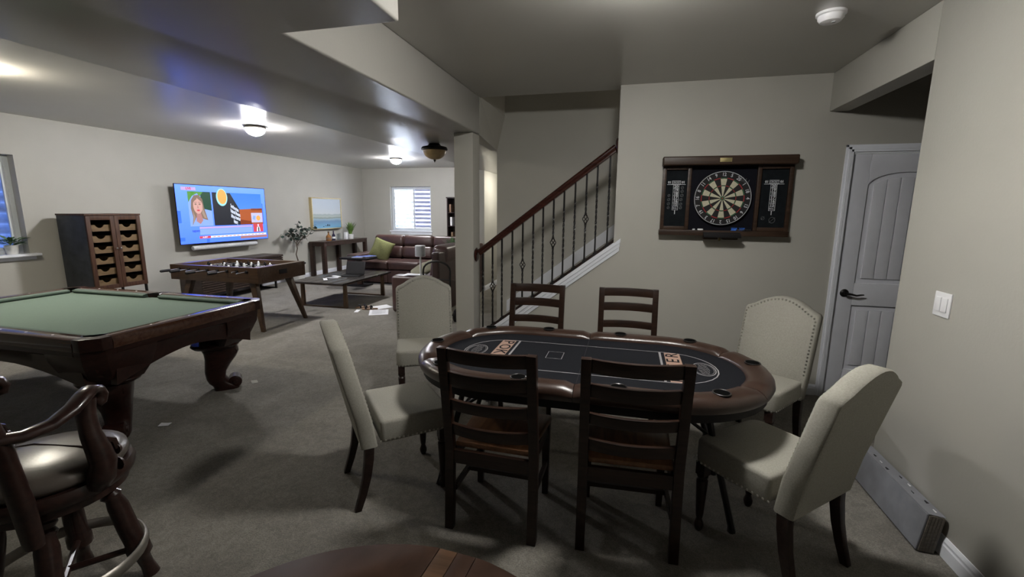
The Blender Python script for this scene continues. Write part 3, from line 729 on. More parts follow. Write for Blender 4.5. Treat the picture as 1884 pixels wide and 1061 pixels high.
for s in (-1, 1):
    xa, xb = sorted((0.445*s, 0.530*s)); MB().add([(xa, -0.238, zp), (xb, -0.238, zp), (xb, 0.238, zp), (xa, 0.238, zp)], [(0, 1, 2, 3)]).build('printed_band', M['salmon'], pk, smooth=False)
for sgn in (1, -1):
    for k, ch in enumerate('POKER'):
        MB().text(ch, 0.098, T(sgn*0.4875, 0, zp+0.0004) @ Rz(sgn*PI/2) @ T((k-2)*0.098, 0, 0), 0.001, font_sx=1.3).build('letter', M['pokerfelt'], pk, smooth=False, fix=False)
MB().add([(-0.0012, -0.39, zp+0.0003), (0.0012, -0.39, zp+0.0003), (0.0012, 0.39, zp+0.0003), (-0.0012, 0.39, zp+0.0003)], [(0, 1, 2, 3)]).build('fold_seam', M['matte'], pk, smooth=False)
for sx in (-1, 1):
    for sy in (-1, 1):
        xb = 0.72*sx
        MB().tube([(xb-0.10*sx, 0.22*sy, 0.652), (xb-0.06*sx, 0.235*sy, 0.45), (xb+0.02*sx, 0.25*sy, 0.15), (xb+0.05*sx, 0.255*sy, 0.03), (xb+0.055*sx, 0.257*sy, 0.0)], [0.016, 0.016, 0.016, 0.016, 0.02], 8).build('leg', M['black'], pk)
    b = MB().tube([(0.66*sx, -0.235, 0.45), (0.66*sx, 0.235, 0.45)], 0.011, 8); b.tube([(0.66*sx, 0, 0.45), (0.33*sx, 0, 0.652)], 0.011, 8)
    b.tube([(0.66*sx, -0.2, 0.455), (0.38*sx, -0.2, 0.652)], 0.009, 8); b.tube([(0.66*sx, 0.2, 0.455), (0.38*sx, 0.2, 0.652)], 0.009, 8)
    b.build('leg_brace', M['black'], pk)

# ---------------------------------------------------------------- ladder back chairs (local: faces +Y, rear posts on y=0)
def ladder_chair(label, loc, rz_, group):
    t = thing('ladder_back_chair', label, 'chair', loc, rz_, group)
    def post_y(z): return 0.0 if z < 0.43 else -0.075*((z-0.43)/0.515)**1.15
    for s in (-1, 1):
        zs = [0, 0.2, 0.43, 0.55, 0.70, 0.85, 0.945]
        rings = []
        for z in zs:
            yy = post_y(z)-(0.02 if z == 0 else 0.008 if z == 0.2 else 0); hx, hy = 0.0215, 0.019
            rings.append([(s*0.208-hx, yy-hy, z), (s*0.208+hx, yy-hy, z), (s*0.208+hx, yy+hy, z), (s*0.208-hx, yy+hy, z)])
        MB().loft(rings).build('back_post', M['ladder'], t, bevel=0.003)
        MB().loft([[(s*0.19-w, 0.385-w, z), (s*0.19+w, 0.385-w, z), (s*0.19+w, 0.385+w, z), (s*0.19-w, 0.385+w, z)] for z, w in ((0, 0.016), (0.42, 0.021))]).build('leg', M['ladder'], t, bevel=0.003)
    for (z0, z1) in ((0.880, 0.944), (0.765, 0.828), (0.630, 0.685), (0.498, 0.556)):
        rings = []
        for k in range(9):
            x = lerp(-0.187, 0.187, k/8); q = 1-(x/0.187)**2; y0 = post_y(z0)-0.034*q; y1 = post_y(z1)-0.034*q
            rings.append([(x, y0-0.011, z0), (x, y0+0.011, z0), (x, y1+0.011, z1), (x, y1-0.011, z1)])
        MB().loft(rings).build('slat', M['ladder'], t, bevel=0.003, ang=50)
    MB().prism([(-0.185, 0.012), (0.185, 0.012), (0.215, 0.40), (0.20, 0.425), (-0.20, 0.425), (-0.215, 0.40)], 'z', 0.421, 0.447).build('seat', M['seatwood'], t, bevel=0.006)
    b = MB(); b.box(-0.185, 0.185, -0.012, 0.010, 0.345, 0.412); b.box(-0.168, 0.168, 0.372, 0.392, 0.355, 0.420)
    for s in (-1, 1): b.box(s*0.190-0.01, s*0.190+0.01, 0.02, 0.364, 0.355, 0.420)
    b.build('apron', M['ladder'], t)
    b = MB()
    for s in (-1, 1): b.box(s*0.195-0.009, s*0.195+0.009, 0.018, 0.366, 0.18, 0.21)
    b.box(-0.185, 0.185, 0.19, 0.208, 0.185, 0.207)
    b.build('stretcher', M['ladder'], t)
    return t
GL = 'dark ladder back chairs at the poker table'
lc = ladder_chair('dark ladder back chair with back to camera at left front of table', (-0.576, 1.888, 0), math.radians(-1.5), GL)
dup(lc, (0.062, 1.925, 0), math.radians(3), 'dark ladder back chair with back to camera at right front of table', GL)
dup(lc, (-0.705, 3.575, 0), math.radians(180), 'brown ladder back chair behind the table, in front of the stair rail', GL)
dup(lc, (0.032, 3.590, 0), math.radians(181), 'brown ladder back chair behind the table, against the bare wall below the dartboard', GL)

# ---------------------------------------------------------------- upholstered chairs (local: faces +Y)
def parsons(label, loc, rz_, group):
    t = thing('upholstered_dining_chair', label, 'chair', loc, rz_, group)
    hw = 0.235
    out = [(-hw+0.01, 0.345), (hw-0.01, 0.345), (hw, 0.50), (hw, 0.878), (hw-0.012, 0.896), (hw-0.06, 0.918)]
    top = []
    for k in range(11):
        x = lerp(hw-0.06, -hw+0.06, k/10); top.append((x, 0.918+0.066*math.cos(x/(hw-0.06)*PI/2)**0.9 if abs(x) < hw-0.061 else 0.918))
    out += top[1:] + [(-hw+0.012, 0.896), (-hw, 0.878), (-hw, 0.50)]
    def yback(z): return -0.195-0.150*max(0, (z-0.40))/0.62
    rings = []
    for d_, ins in ((0.0, 0.006), (0.010, 0.0), (0.070, 0.0), (0.082, 0.010)):
        rr = []
        for x, z in out:
            xx = x*(1-ins/hw); zz = z-(ins if z > 0.8 else 0)
            rr.append((xx, yback(zz)+d_-0.082+0.05, zz))
        rings.append(rr)
    MB().loft(rings).build('backrest', M['linen'], t, bevel=0.0, ang=50)
    b = MB()
    b.add(*rounded_seat())
    b.build('seat', M['linen'], t, bevel=0.022, seg=3, ang=60)
    nb = MB()
    path = [(x*(1-0.016/hw), z-0.016 if z > 0.87 else z) for x, z in out[2:-1]]
    path = [(hw-0.016, 0.49)] + path + [(-hw+0.016, 0.49)]
    def nails(p3):
        acc = 0; need = 0
        for a, c in zip(p3[:-1], p3[1:]):
            a = Vector(a); c = Vector(c); L_ = (c-a).length
            while need <= acc+L_:
                q = a.lerp(c, (need-acc)/L_); yield q; need += 0.0235
            acc += L_
    for q in nails([(x, yback(z)+0.0505, z) for x, z in path]):
        nb.lathe([(0.0062, 0), (0.005, 0.003), (0.0002, 0.0045)], 7, mx=frame(q, (1, 0, 0), (0, 0.2, -0.98)) @ Matrix.Scale(-1, 4, (0, 0, 1)) @ T(0, 0, -0.002))
    for s in (-1, 1):
        for q in nails([(s*(hw-0.003), -0.13, 0.375), (s*(hw-0.003), 0.23, 0.375)]):
            nb.lathe([(0.0062, 0), (0.005, 0.003), (0.0002, 0.0045)], 7, mx=T(*q) @ Ry(s*PI/2))
    for q in nails([(-hw+0.02, 0.252, 0.375), (hw-0.02, 0.252, 0.375)]):
        nb.lathe([(0.0062, 0), (0.005, 0.003), (0.0002, 0.0045)], 7, mx=T(*q) @ Rx(-PI/2))
    nb.build('nailhead_trim', M['nail'], t)['kind'] = 'stuff'
    for s in (-1, 1):
        rings = []
        for z, y, w in ((0.365, -0.185, 0.024), (0.28, -0.190, 0.023), (0.18, -0.205, 0.021), (0.09, -0.228, 0.019), (0.0, -0.258, 0.017)):
            rings.append([(s*0.20-w, y-w, z), (s*0.20+w, y-w, z), (s*0.20+w, y+w, z), (s*0.20-w, y+w, z)])
        MB().loft(rings).build('leg', M['espresso'], t, bevel=0.004, ang=50)
        b = MB().lathe([(0, 0), (0.014, 0), (0.022, 0.018), (0.023, 0.035), (0.016, 0.055), (0.013, 0.065), (0.017, 0.075), (0.019, 0.10), (0.026, 0.24), (0.027, 0.27), (0.019, 0.28), (0.027, 0.29), (0.027, 0.300)], 14, (s*0.195, 0.212, 0))
        b.box(s*0.195-0.024, s*0.195+0.024, 0.188, 0.236, 0.300, 0.365)
        b.build('leg', M['espresso'], t)
    return t
def rounded_seat():
    hw = 0.232
    poly = [(-hw, -0.13), (hw, -0.13), (hw, 0.20), (hw-0.015, 0.238), (hw-0.05, 0.25), (-hw+0.05, 0.25), (-hw+0.015, 0.238), (-hw, 0.20)]
    m = MB().prism(poly, 'z', 0.36, 0.485); m2 = [(x, y, z+(0.012 if z > 0.4 and abs(x) < 0.1 else 0)) for x, y, z in m.v]
    return m2, m.f
GP = 'cream upholstered chairs at the ends of the poker table'
def face(fx, fy): return math.atan2(fy, fx)-PI/2
pa = parsons('cream nailhead chair seen from its side at the near left of the table', (-1.237, 2.18, 0), face(0.743, 0.669), GP)
dup(pa, (-1.565, 3.29, 0), face(0.45, -0.89), 'cream nailhead chair facing the camera behind the table, by the white column', GP)
dup(pa, (0.700, 2.15, 0), face(-0.68, 0.73), 'cream chair seen from behind at the near right, its lit back towards the right wall', GP)
dup(pa, (0.875, 3.17, 0), face(-0.62, -0.78), 'cream nailhead chair in front of the white door, at the far right of the table', GP)

# ---------------------------------------------------------------- pool table
PX, PY = -4.195, 2.555
HX, HY, ZT = 1.135, 0.690, 0.77
po = thing('pool_table', 'dark mahogany pool table with pale green cloth and scroll legs', 'pool table', (PX, PY, 0))
MB().box(-HX+0.10, HX-0.10, -HY+0.10, HY-0.10, 0.700, 0.732).build('cloth_bed', M['felt'], po, smooth=False)
RW = 0.115
def rail_piece(name, mat, a, b_, side, prof, bevel=0.0):
    """extrude a cross profile (inset, z) along a side between parameters a and b_"""
    m = MB()
    for_pts = []
    for s in (a, b_):
        ring = []
        for off, z in prof:
            if side == 'n': ring.append((s, -HY+off, z))
            if side == 'f': ring.append((s, HY-off, z))
            if side == 'r': ring.append((HX-off, s, z))
            if side == 'l': ring.append((-HX+off, s, z))
        for_pts.append(ring)
    m.loft(for_pts)
    return m.build(name, mat, po, bevel=bevel)
wood_prof = [(0.0, 0.690), (-0.004, 0.735), (0.006, 0.764), (0.016, ZT), (0.098, ZT-0.002), (0.104, ZT-0.006), (0.104, 0.690)]
cush_prof = [(0.1045, 0.732), (0.1045, ZT-0.004), (0.118, ZT-0.004), (0.150, ZT-0.012), (0.152, ZT-0.022), (0.138, 0.732)]
cp, sp = 0.135, 0.060
for side, spans in (('n', ((-HX+cp, -sp), (sp, HX-cp))), ('f', ((-HX+cp, -sp), (sp, HX-cp))), ('r', ((-HY+cp, HY-cp),)), ('l', ((-HY+cp, HY-cp),))):
    for a, c in spans:
        rail_piece('rail', M['railtop'], a, c, side, wood_prof)
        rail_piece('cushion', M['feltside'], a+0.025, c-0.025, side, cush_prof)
        nsg = 3
        for k in range(nsg):
            m = MB()
            s = lerp(a, c, (k+1)/(nsg+1)); q = 0.052
            x, y = {'n': (s, -HY+q), 'f': (s, HY-q), 'r': (HX-q, s), 'l': (-HX+q, s)}[side]
            m.prism([(x-0.008, y), (x, y-0.008), (x+0.008, y), (x, y+0.008)], 'z', ZT-0.001, ZT+0.0008)
            m.build('sight', M['plastic'], po, smooth=False)
for sx in (-1, 1):
    for sy in (-1, 1):
        X, Y = sx*HX, sy*HY; ch = 0.075
        pts = [(X-sx*cp, Y), (X-sx*ch, Y), (X, Y-sy*ch), (X, Y-sy*cp)]
        arc = []
        cx, cy, pr = X-sx*0.125, Y-sy*0.125, 0.062
        a_mid = math.atan2(sy, sx)
        for k in range(9):
            a = a_mid - sy*sx*1.5 + sy*sx*3.0*k/8; arc.append((cx+pr*math.cos(a), cy+pr*math.sin(a)))
        if (Vector(arc[0])-Vector(pts[-1])).length > (Vector(arc[-1])-Vector(pts[-1])).length: arc.reverse()
        MB().prism(pts + [(X-sx*0.104, Y-sy*cp)] + arc + [(X-sx*cp, Y-sy*0.104)], 'z', 0.690, ZT).build('corner_cap', M['pool'], po, bevel=0.004)
        MB().tube([(p[0], p[1], ZT-0.008) for p in arc], 0.010, 6).build('pocket_lip', M['black_leather'], po)
        m = MB(); m.lathe([(0.060, 0.700), (0.062, 0.66), (0.055, 0.60)], 12, (cx, cy, 0))
        m.build('pocket_liner', M['black_leather'], po)
        # hanging leather basket with open straps
        m = MB()
        for k in range(7):
            a = 2*PI*k/7
            m.tube([(cx+0.055*math.cos(a), cy+0.055*math.sin(a), 0.63), (cx+0.066*math.cos(a), cy+0.066*math.sin(a), 0.59), (cx+0.058*math.cos(a), cy+0.058*math.sin(a), 0.55), (cx+0.035*math.cos(a), cy+0.035*math.sin(a), 0.525)], 0.010, 6)
        m.lathe([(0.0, 0.500), (0.040, 0.498), (0.044, 0.510), (0.030, 0.530), (0.0, 0.535)], 12, (cx, cy, 0))
        m.lathe([(0.060, 0.60), (0.068, 0.615), (0.068, 0.64), (0.058, 0.645), (0.02, 0.645)], 14, (cx, cy, 0))
        m.build('pocket_basket', M['pool'], po)
for sy in (-1, 1):
    Y = sy*HY; arc = [(0.058*math.cos(a), Y-sy*0.115+0.058*sy*math.sin(a)) for a in [PI*k/8 for k in range(9)]]
    MB().prism([(0.06, Y-sy*0.104), (0.06, Y), (-0.06, Y), (-0.06, Y-sy*0.104)] + arc[::-1], 'z', 0.690, ZT).build('side_cap', M['pool'], po, bevel=0.003)
    MB().tube([(x, y, ZT-0.006) for x, y in arc], 0.009, 6).build('pocket_lip', M['black_leather'], po)
    MB().lathe([(0.056, 0.70), (0.058, 0.66), (0.05, 0.60)], 12, (0, Y-sy*0.115, 0)).build('pocket_liner', M['black_leather'], po)
# apron boards: tapered inwards, arched below
def apron(side):
    L_ = HX-0.16 if side in 'nf' else HY-0.16
    n = 16; rings = []
    for k in range(n+1):
        s = lerp(-L_, L_, k/n); q = abs(s)/L_
        zb = 0.548 - (0.118*q**1.7 if side in 'rl' else 0.118*max(0, (q-0.3)/0.7)**1.7)
        prof = [(0.0, 0.690), (0.012, 0.690), (0.012, 0.655), (0.030, 0.640), (0.055, zb+0.02), (0.055, zb), (0.110, zb), (0.110, 0.690)]
        ring = []
        for off, z in prof:
            ring.append({'n': (s, -HY+off, z), 'f': (s, HY-off, z), 'r': (HX-off, s, z), 'l': (-HX+off, s, z)}[side])
        rings.append(ring)
    MB().loft(rings).build('apron', M['pool'], po, ang=35)
for s in 'nfrl': apron(s)
MB().box(-HX+0.13, HX-0.13, -HY+0.13, HY-0.13, 0.60, 0.699).build('slate_frame', M['pool'], po, smooth=False)
# corner posts and scroll legs
for sx in (-1, 1):
    for sy in (-1, 1):
        X, Y = sx*HX, sy*HY
        def chamf(i, c, z):
            e = lerp(0.37, 0.42, (z-0.425)/0.265)
            return [(X-sx*(i+c), Y-sy*i, z), (X-sx*i, Y-sy*(i+c), z), (X-sx*i, Y-sy*e, z), (X-sx*e, Y-sy*e, z), (X-sx*e, Y-sy*i, z)]
        m = MB().loft([chamf(0.012, 0.085, 0.690), chamf(0.02, 0.085, 0.60), chamf(0.06, 0.08, 0.50), chamf(0.115, 0.09, 0.425)])
        m.build('corner_post', M['pool'], po, bevel=0.004, ang=30)
        lx, ly = X-sx*0.315, Y-sy*(0.30 if sy < 0 else 0.265)
        dv = Vector((sx, sy, 0)).normalized(); pv = Vector((-dv.y, dv.x, 0))
        def rect(o, a, b_, z): 
            c = Vector((lx, ly, 0)) + dv*o
            pts = []
            for k in range(12):
                an = 2*PI*k/12+PI/12; ca, sa = math.cos(an), math.sin(an)
                e = 0.55
                pts.append(tuple(c + dv*(a*math.copysign(abs(ca)**e, ca)) + pv*(b_*math.copysign(abs(sa)**e, sa)) + Vector((0, 0, z))))
            return pts
        m = MB().loft([rect(0, 0.17, 0.17, 0.435), rect(0, 0.18, 0.18, 0.418), rect(0, 0.17, 0.17, 0.403), rect(0, 0.145, 0.145, 0.388)])
        m.build('leg_capital', M['pool'], po, ang=45)
        st_ = [(0.02, 0.135, 0.120, 0.388), (0.035, 0.130, 0.112, 0.34), (0.025, 0.115, 0.105, 0.29), (0.0, 0.095, 0.092, 0.23), (-0.02, 0.080, 0.082, 0.17), (-0.022, 0.072, 0.074, 0.11), (-0.005, 0.074, 0.07, 0.07), (0.03, 0.085, 0.07, 0.045), (0.05, 0.095, 0.07, 0.02), (0.05, 0.095, 0.068, 0.0)]
        lg = MB().loft([rect(*q) for q in st_]).build('leg', M['pool'], po, ang=60)
        cs = Vector((lx, ly, 0.062)) + dv*0.115
        m = MB(); m.tube([tuple(cs-pv*0.062), tuple(cs-pv*0.055), tuple(cs+pv*0.055), tuple(cs+pv*0.062)], [0.040, 0.052, 0.052, 0.040], 16)
        for q in (-1, 1): m.tube([tuple(cs+pv*q*0.060), tuple(cs+pv*q*0.070)], [0.026, 0.016], 12)
        m.build('scroll', M['pool'], lg)
        cs = Vector((lx, ly, 0.345)) + dv*0.12
        MB().tube([tuple(cs-pv*0.085), tuple(cs+pv*0.085)], 0.032, 12).build('knee_scroll', M['pool'], lg)

# ---------------------------------------------------------------- foosball table
FX0, FX1, FY0, FY1 = -5.79, -4.41, 4.57, 5.42
fb = thing('foosball_table', 'walnut foosball table with splayed tapered legs and black handled rods', 'foosball table', ((FX0+FX1)/2, (FY0+FY1)/2, 0))
hx, hy = (FX1-FX0)/2, (FY1-FY0)/2; zb, zt = 0.625, 0.82; wt = 0.095
for nm, bx_ in (('side_panel', (-hx, hx, -hy, -hy+0.055)), ('side_panel', (-hx, hx, hy-0.055, hy)), ('end_panel', (-hx, -hx+wt, -hy+0.055, hy-0.055)), ('end_panel', (hx-wt, hx, -hy+0.055, hy-0.055))):
    MB().box(*bx_, zb, zt).build(nm, M['foos'], fb, bevel=0.003)
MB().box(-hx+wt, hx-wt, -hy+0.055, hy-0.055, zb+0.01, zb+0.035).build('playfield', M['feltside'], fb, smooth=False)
MB().box(hx, hx+0.006, -0.07, 0.07, zb+0.075, zb+0.135).build('goal_slot', M['matte'], fb, bevel=0.002)
rods = [-0.53, -0.38, -0.23, -0.08, 0.08, 0.23, 0.38, 0.53]; men = [1, 2, 3, 5, 5, 3, 2, 1]; near = [1, 1, 0, 1, 0, 1, 0, 0]
for i, x in enumerate(rods):
    zr = zt-0.055; s = -1 if i in (0, 1, 3, 5) else 1; off = random.uniform(-0.06, 0.06)
    a, c = (-hy-0.24+off, hy+0.10+off) if s < 0 else (-hy-0.12+off, hy+0.24+off)
    rd = MB().tube([(x, a, zr), (x, c, zr)], 0.008, 10).build('rod', M['steel'], fb)
    e0, e1 = (a-0.01, a+0.115) if s < 0 else (c-0.115, c+0.01)
    MB().tube([(x, e0, zr), (x, lerp(e0, e1, 0.1), zr), (x, lerp(e0, e1, 0.9), zr), (x, e1, zr)], [0.013, 0.017, 0.017, 0.013], 10).build('grip', M['matte'], rd)
    MB().tube([(x, -hy-0.02, zr), (x, -hy-0.001, zr)], 0.02, 10).build('bushing', M['matte'], rd)
    for k in range(men[i]):
        y = (k-(men[i]-1)/2)*(0.62/max(men[i], 3))
        y += off*0.5
        m = MB().box(x-0.010, x+0.010, y-0.013, y+0.013, zr-0.015, zr+0.030); m.lathe([(0, 0.0), (0.011, 0.004), (0.012, 0.014), (0, 0.024)], 8, (x, y, zr+0.030))
        m.box(x-0.008, x+0.008, y-0.012, y+0.012, zr-0.075, zr-0.015)
        m.build('player_figure', M['plastic'] if s > 0 else M['matte'], rd, bevel=0.003)
for sx in (-1, 1):
    for sy in (-1, 1):
        rings = []
        for z, dx, w in ((zb+0.005, 0.17, 0.045), (0.0, 0.0, 0.024)):
            X = sx*(hx-0.02-dx); Y = sy*(hy-0.125-0*dx+(0.0 if dx else 0.09))
            rings.append([(X-w, Y-w*0.8, z), (X+w, Y-w*0.8, z), (X+w, Y+w*0.8, z), (X-w, Y+w*0.8, z)])
        MB().loft(rings).build('leg', M['foos'], fb, bevel=0.004)
# (legs rake outwards to the ends)

# ---------------------------------------------------------------- industrial cabinet by the left wall
CX0, CX1, CY0, CY1 = -6.97, -6.50, 4.13, 4.785
sb = thing('storage_cabinet', 'grey steel sided storage cabinet with wooden bins behind framed doors', 'cabinet', (CX1, CY0, 0))
w_, d_ = CY1-CY0, CX1-CX0           # local: x -> depth (negative), y -> width
zb, zt = 0.50, 1.443
m = MB(); m.box(-d_, 0, 0, 0.012, zb, zt); m.box(-d_, 0, w_-0.012, w_, zb, zt); m.box(-d_, 0, 0.012, w_-0.012, zb, zb+0.015); m.box(-d_, 0.0, 0.012, w_-0.012, zt-0.012, zt); m.box(-d_, -d_+0.01, 0.012, w_-0.012, zb+0.015, zt-0.012)
m.build('carcass', M['iron'], sb, bevel=0.002)
MB().box(-d_-0.004, 0.022, -0.006, w_+0.006, zt+0.0005, zt+0.022).build('top', M['doorwood'], sb, bevel=0.003)
m = MB().box(-0.36, -0.015, w_/2-0.008, w_/2+0.008, zb+0.015, zt-0.012)
m.build('divider', M['iron'], sb)
for k in range(4):
    y = 0.012 if k % 2 == 0 else w_-0.012; x = -0.014 if k < 2 else -d_+0.014
    MB().box(x-0.012, x+0.012, y-0.012, y+0.012, 0, zb-0.0005).build('leg', M['black'], sb)
for side in (0, 1):
    ya, yb = (0.004, w_/2-0.002) if side == 0 else (w_/2+0.002, w_-0.004); fw = 0.048
    m = MB(); m.box(0.001, 0.021, ya, ya+fw, zb, zt-0.004); m.box(0.001, 0.021, yb-fw, yb, zb, zt-0.004); m.box(0.001, 0.021, ya+fw, yb-fw, zb, zb+0.055); m.box(0.001, 0.021, ya+fw, yb-fw, zt-0.055, zt-0.004)
    dr = m.build('cabinet_door', M['doorwood'], sb, bevel=0.002)
    yk = yb-0.022 if side == 0 else ya+0.022
    MB().lathe([(0.006, 0), (0.006, 0.012), (0.012, 0.016), (0.011, 0.024), (0, 0.026)], 10, mx=T(0.021, yk, 1.02) @ Ry(PI/2)).build('knob', M['steel'], dr)
    for r_ in range(6):
        z0 = zb+0.045+r_*0.140; ba, bb_ = ya+0.024, yb-0.024; h = 0.082
        pts = [(ba, z0), (bb_, z0), (bb_, z0+h), (lerp(bb_, ba, 0.25), z0+h)] + [(lerp(bb_, ba, 0.30+0.40*q/6), z0+h-0.040*math.sin(PI*q/6)**0.6) for q in range(7)] + [(lerp(bb_, ba, 0.75), z0+h), (ba, z0+h)]
        m = MB().prism(pts, 'x', -0.020, -0.008)
        m.box(-0.34, -0.020, ba, ba+0.008, z0, z0+h); m.box(-0.34, -0.020, bb_-0.008, bb_, z0, z0+h); m.box(-0.34, -0.020, ba+0.008, bb_-0.008, z0, z0+0.008)
        m.build('bin', M['bin'], sb)

# ---------------------------------------------------------------- television
TVX = -6.93; TY0, TY1, TZ0, TZ1 = 5.685, 7.525, 0.955, 1.925
tv = thing('television', 'large wall mounted television showing a bright blue news broadcast', 'television', (TVX, TY0, TZ0))
tw, th = TY1-TY0, TZ1-TZ0
MB().box(-0.010, 0, 0, tw, 0, th).build('housing', M['matte'], tv, bevel=0.002)
MB().box(-0.04, -0.0101, 0.3, tw-0.3, 0.05, th*0.6).build('rear_housing', M['matte'], tv, bevel=0.004)
MB().box(XL-TVX, -0.0405, tw/2-0.25, tw/2+0.25, th/2-0.2, th/2+0.2).build('wall_bracket', M['black'], tv, smooth=False)
S = 0.72
E_sky = emit('tv_pale_blue', (0.30, 0.52, 1.0), S*1.15)
def tv_grad(name, c0, c1, s):
    m, nt, b = new_mat(name); N, L_ = nt.nodes, nt.links
    tc = N.new('ShaderNodeTexCoord'); sp_ = N.new('ShaderNodeSeparateXYZ'); L_.new(tc.outputs['Object'], sp_.inputs[0])
    r = N.new('ShaderNodeValToRGB'); r.color_ramp.elements[0].color = c0+(1,); r.color_ramp.elements[1].color = c1+(1,)
    L_.new(sp_.outputs[2], r.inputs[0]); L_.new(r.outputs[0], b.inputs['Emission Color']); b.inputs['Emission Strength'].default_value = s
    b.inputs['Base Color'].default_value = (0.01, 0.01, 0.01, 1); b.inputs['Roughness'].default_value = 0.25
    return m
E_bg = tv_grad('tv_background', (0.045, 0.12, 1.0), (0.085, 0.19, 1.0), S*2.4)
E = {'blue': emit('tv_blue', (0.05, 0.18, 0.95), S), 'sky': tv_grad('tv_sky', (0.18, 0.42, 1.0), (0.03, 0.22, 0.95), S), 'dark': emit('tv_dark', (0.020, 0.022, 0.03), S), 'brick': emit('tv_brick', (0.42, 0.10, 0.03), S),
     'brick2': emit('tv_brick_dark', (0.22, 0.045, 0.015), S), 'white': emit('tv_white', (0.75, 0.82, 1.0), S*1.1), 'pale': emit('tv_pale', (0.24, 0.38, 0.95), S*1.1), 'red': emit('tv_red', (0.62, 0.07, 0.10), S), 'pink': emit('tv_pink', (0.50, 0.36, 0.75), S*1.1),
     'skin': emit('tv_skin', (0.66, 0.38, 0.34), S), 'skin2': emit('tv_skin_shade', (0.45, 0.22, 0.22), S), 'hair': emit('tv_hair', (0.24, 0.16, 0.12), S), 'hair2': emit('tv_hair_light', (0.38, 0.28, 0.22), S), 'orange': emit('tv_orange', (0.95, 0.42, 0.10), S), 'cyan': emit('tv_cyan', (0.35, 0.80, 0.85), S), 'green': emit('tv_green', (0.10, 0.30, 0.06), S), 'green2': emit('tv_dark_green', (0.02, 0.07, 0.04), S), 'lilac': emit('tv_lilac', (0.55, 0.55, 0.95), S), 'brown': emit('tv_brown', (0.40, 0.18, 0.16), S)}
FT = frame((0, 0, 0), (0, 1, 0), (0, 0, 1))        # u -> +Y, v -> +Z, w -> +X
def tvp(name, poly, mat, lay, base=None):
    return MB().prism([(u*tw, v*th) for u, v in poly], 'z', 0.0006*lay, 0.0006*lay+0.0005, FT).build(name, mat, base or tv, smooth=False)
def R_(u0, u1, v0, v1): return [(u0, v0), (u1, v0), (u1, v1), (u0, v1)]
def ell(cu, cv, ru, rv, n=22, a0=0): return [(cu+ru*math.cos(2*PI*k/n), cv+rv*math.sin(2*PI*k/n)) for k in range(n)]
scr = tvp('screen', R_(0.006, 0.994, 0.010, 0.990), E_bg, 1)
def P(name, poly, mat, lay): return tvp(name, poly, mat, lay, scr)
P('picture', R_(0.115, 0.345, 0.30, 0.885), E['pale'], 2); P('picture', [(0.115, 0.70), (0.19, 0.885), (0.115, 0.885)], E['green'], 3)
P('picture', [(0.15, 0.80), (0.24, 0.885), (0.15, 0.885)], E['green'], 3); P('picture', [(0.245, 0.60), (0.345, 0.56), (0.345, 0.885), (0.24, 0.885)], E['green2'], 3)
P('picture', [(0.23, 0.80), (0.27, 0.885), (0.20, 0.885)], E['green'], 4)
P('picture', R_(0.36, 0.94, 0.30, 0.885), E['sky'], 2)
P('picture', [(0.36, 0.30), (0.665, 0.30), (0.665, 0.56), (0.56, 0.88), (0.36, 0.885)], E['dark'], 3)
P('picture', [(0.655, 0.30), (0.945, 0.30), (0.945, 0.61), (0.655, 0.585)], E['brick'], 4)
P('picture', [(0.655, 0.30), (0.80, 0.30), (0.80, 0.36), (0.655, 0.40)], E['brick2'], 5)
P('picture', R_(0.80, 0.945, 0.57, 0.605), E['brick2'], 5)
P('emblem', [(u+0.0, v) for u, v in ell(0.465, 0.80, 0.062, 0.155)], E['cyan'], 4); P('emblem', ell(0.468, 0.81, 0.050, 0.130), E['orange'], 5)
m = MB()
for k, (s, u_, v_) in enumerate([('Smithsonian', 0.60, 0.61), ('National Museum', 0.605, 0.52), ('African American', 0.605, 0.435), ('History', 0.60, 0.355)]):
    sh = Matrix(((1, 0, 0, 0), (-0.55+0.1*k, 1, 0, 0), (0, 0, 1, 0), (0, 0, 0, 1)))
    m.text(s, 0.094, FT @ T(u_*tw, v_*th, 0.0034) @ sh, 0.003, font_sx=0.30 if k else 0.36)
m.build('sign_lettering', E['white'], scr, smooth=False, fix=False)
P('hair', [(0.135, 0.31), (0.15, 0.45), (0.135, 0.60), (0.145, 0.74), (0.175, 0.82), (0.22, 0.83), (0.255, 0.76), (0.265, 0.62), (0.285, 0.48), (0.295, 0.40), (0.25, 0.42), (0.2, 0.50), (0.17, 0.42), (0.15, 0.30)], E['hair'], 5)
P('hair', [(0.14, 0.32), (0.155, 0.45), (0.15, 0.56), (0.17, 0.46), (0.16, 0.36)], E['hair2'], 6); P('hair', [(0.25, 0.62), (0.27, 0.50), (0.285, 0.43), (0.26, 0.44), (0.24, 0.52)], E['hair2'], 6)
P('neck', [(0.175, 0.36), (0.19, 0.55), (0.225, 0.55), (0.245, 0.40), (0.22, 0.33)], E['skin2'], 6)
P('blouse', [(0.13, 0.30), (0.165, 0.40), (0.215, 0.335), (0.255, 0.42), (0.30, 0.38), (0.335, 0.30)], E['pale'], 7)
P('face', ell(0.205, 0.645, 0.046, 0.135), E['skin'], 7)
P('hair', [(0.150, 0.66), (0.158, 0.78), (0.195, 0.815), (0.20, 0.76), (0.17, 0.72)], E['hair'], 8); P('hair', [(0.20, 0.815), (0.24, 0.775), (0.257, 0.66), (0.240, 0.72), (0.205, 0.77)], E['hair'], 8)
for uu in (0.184, 0.224): P('eye', ell(uu, 0.672, 0.011, 0.013, 10), E['hair'], 8); P('eyebrow', R_(uu-0.014, uu+0.014, 0.700, 0.708), E['hair'], 8)
P('nose', [(0.203, 0.66), (0.212, 0.605), (0.197, 0.605)], E['skin2'], 8); P('mouth', ell(0.206, 0.568, 0.016, 0.014, 10), E['red'], 8)
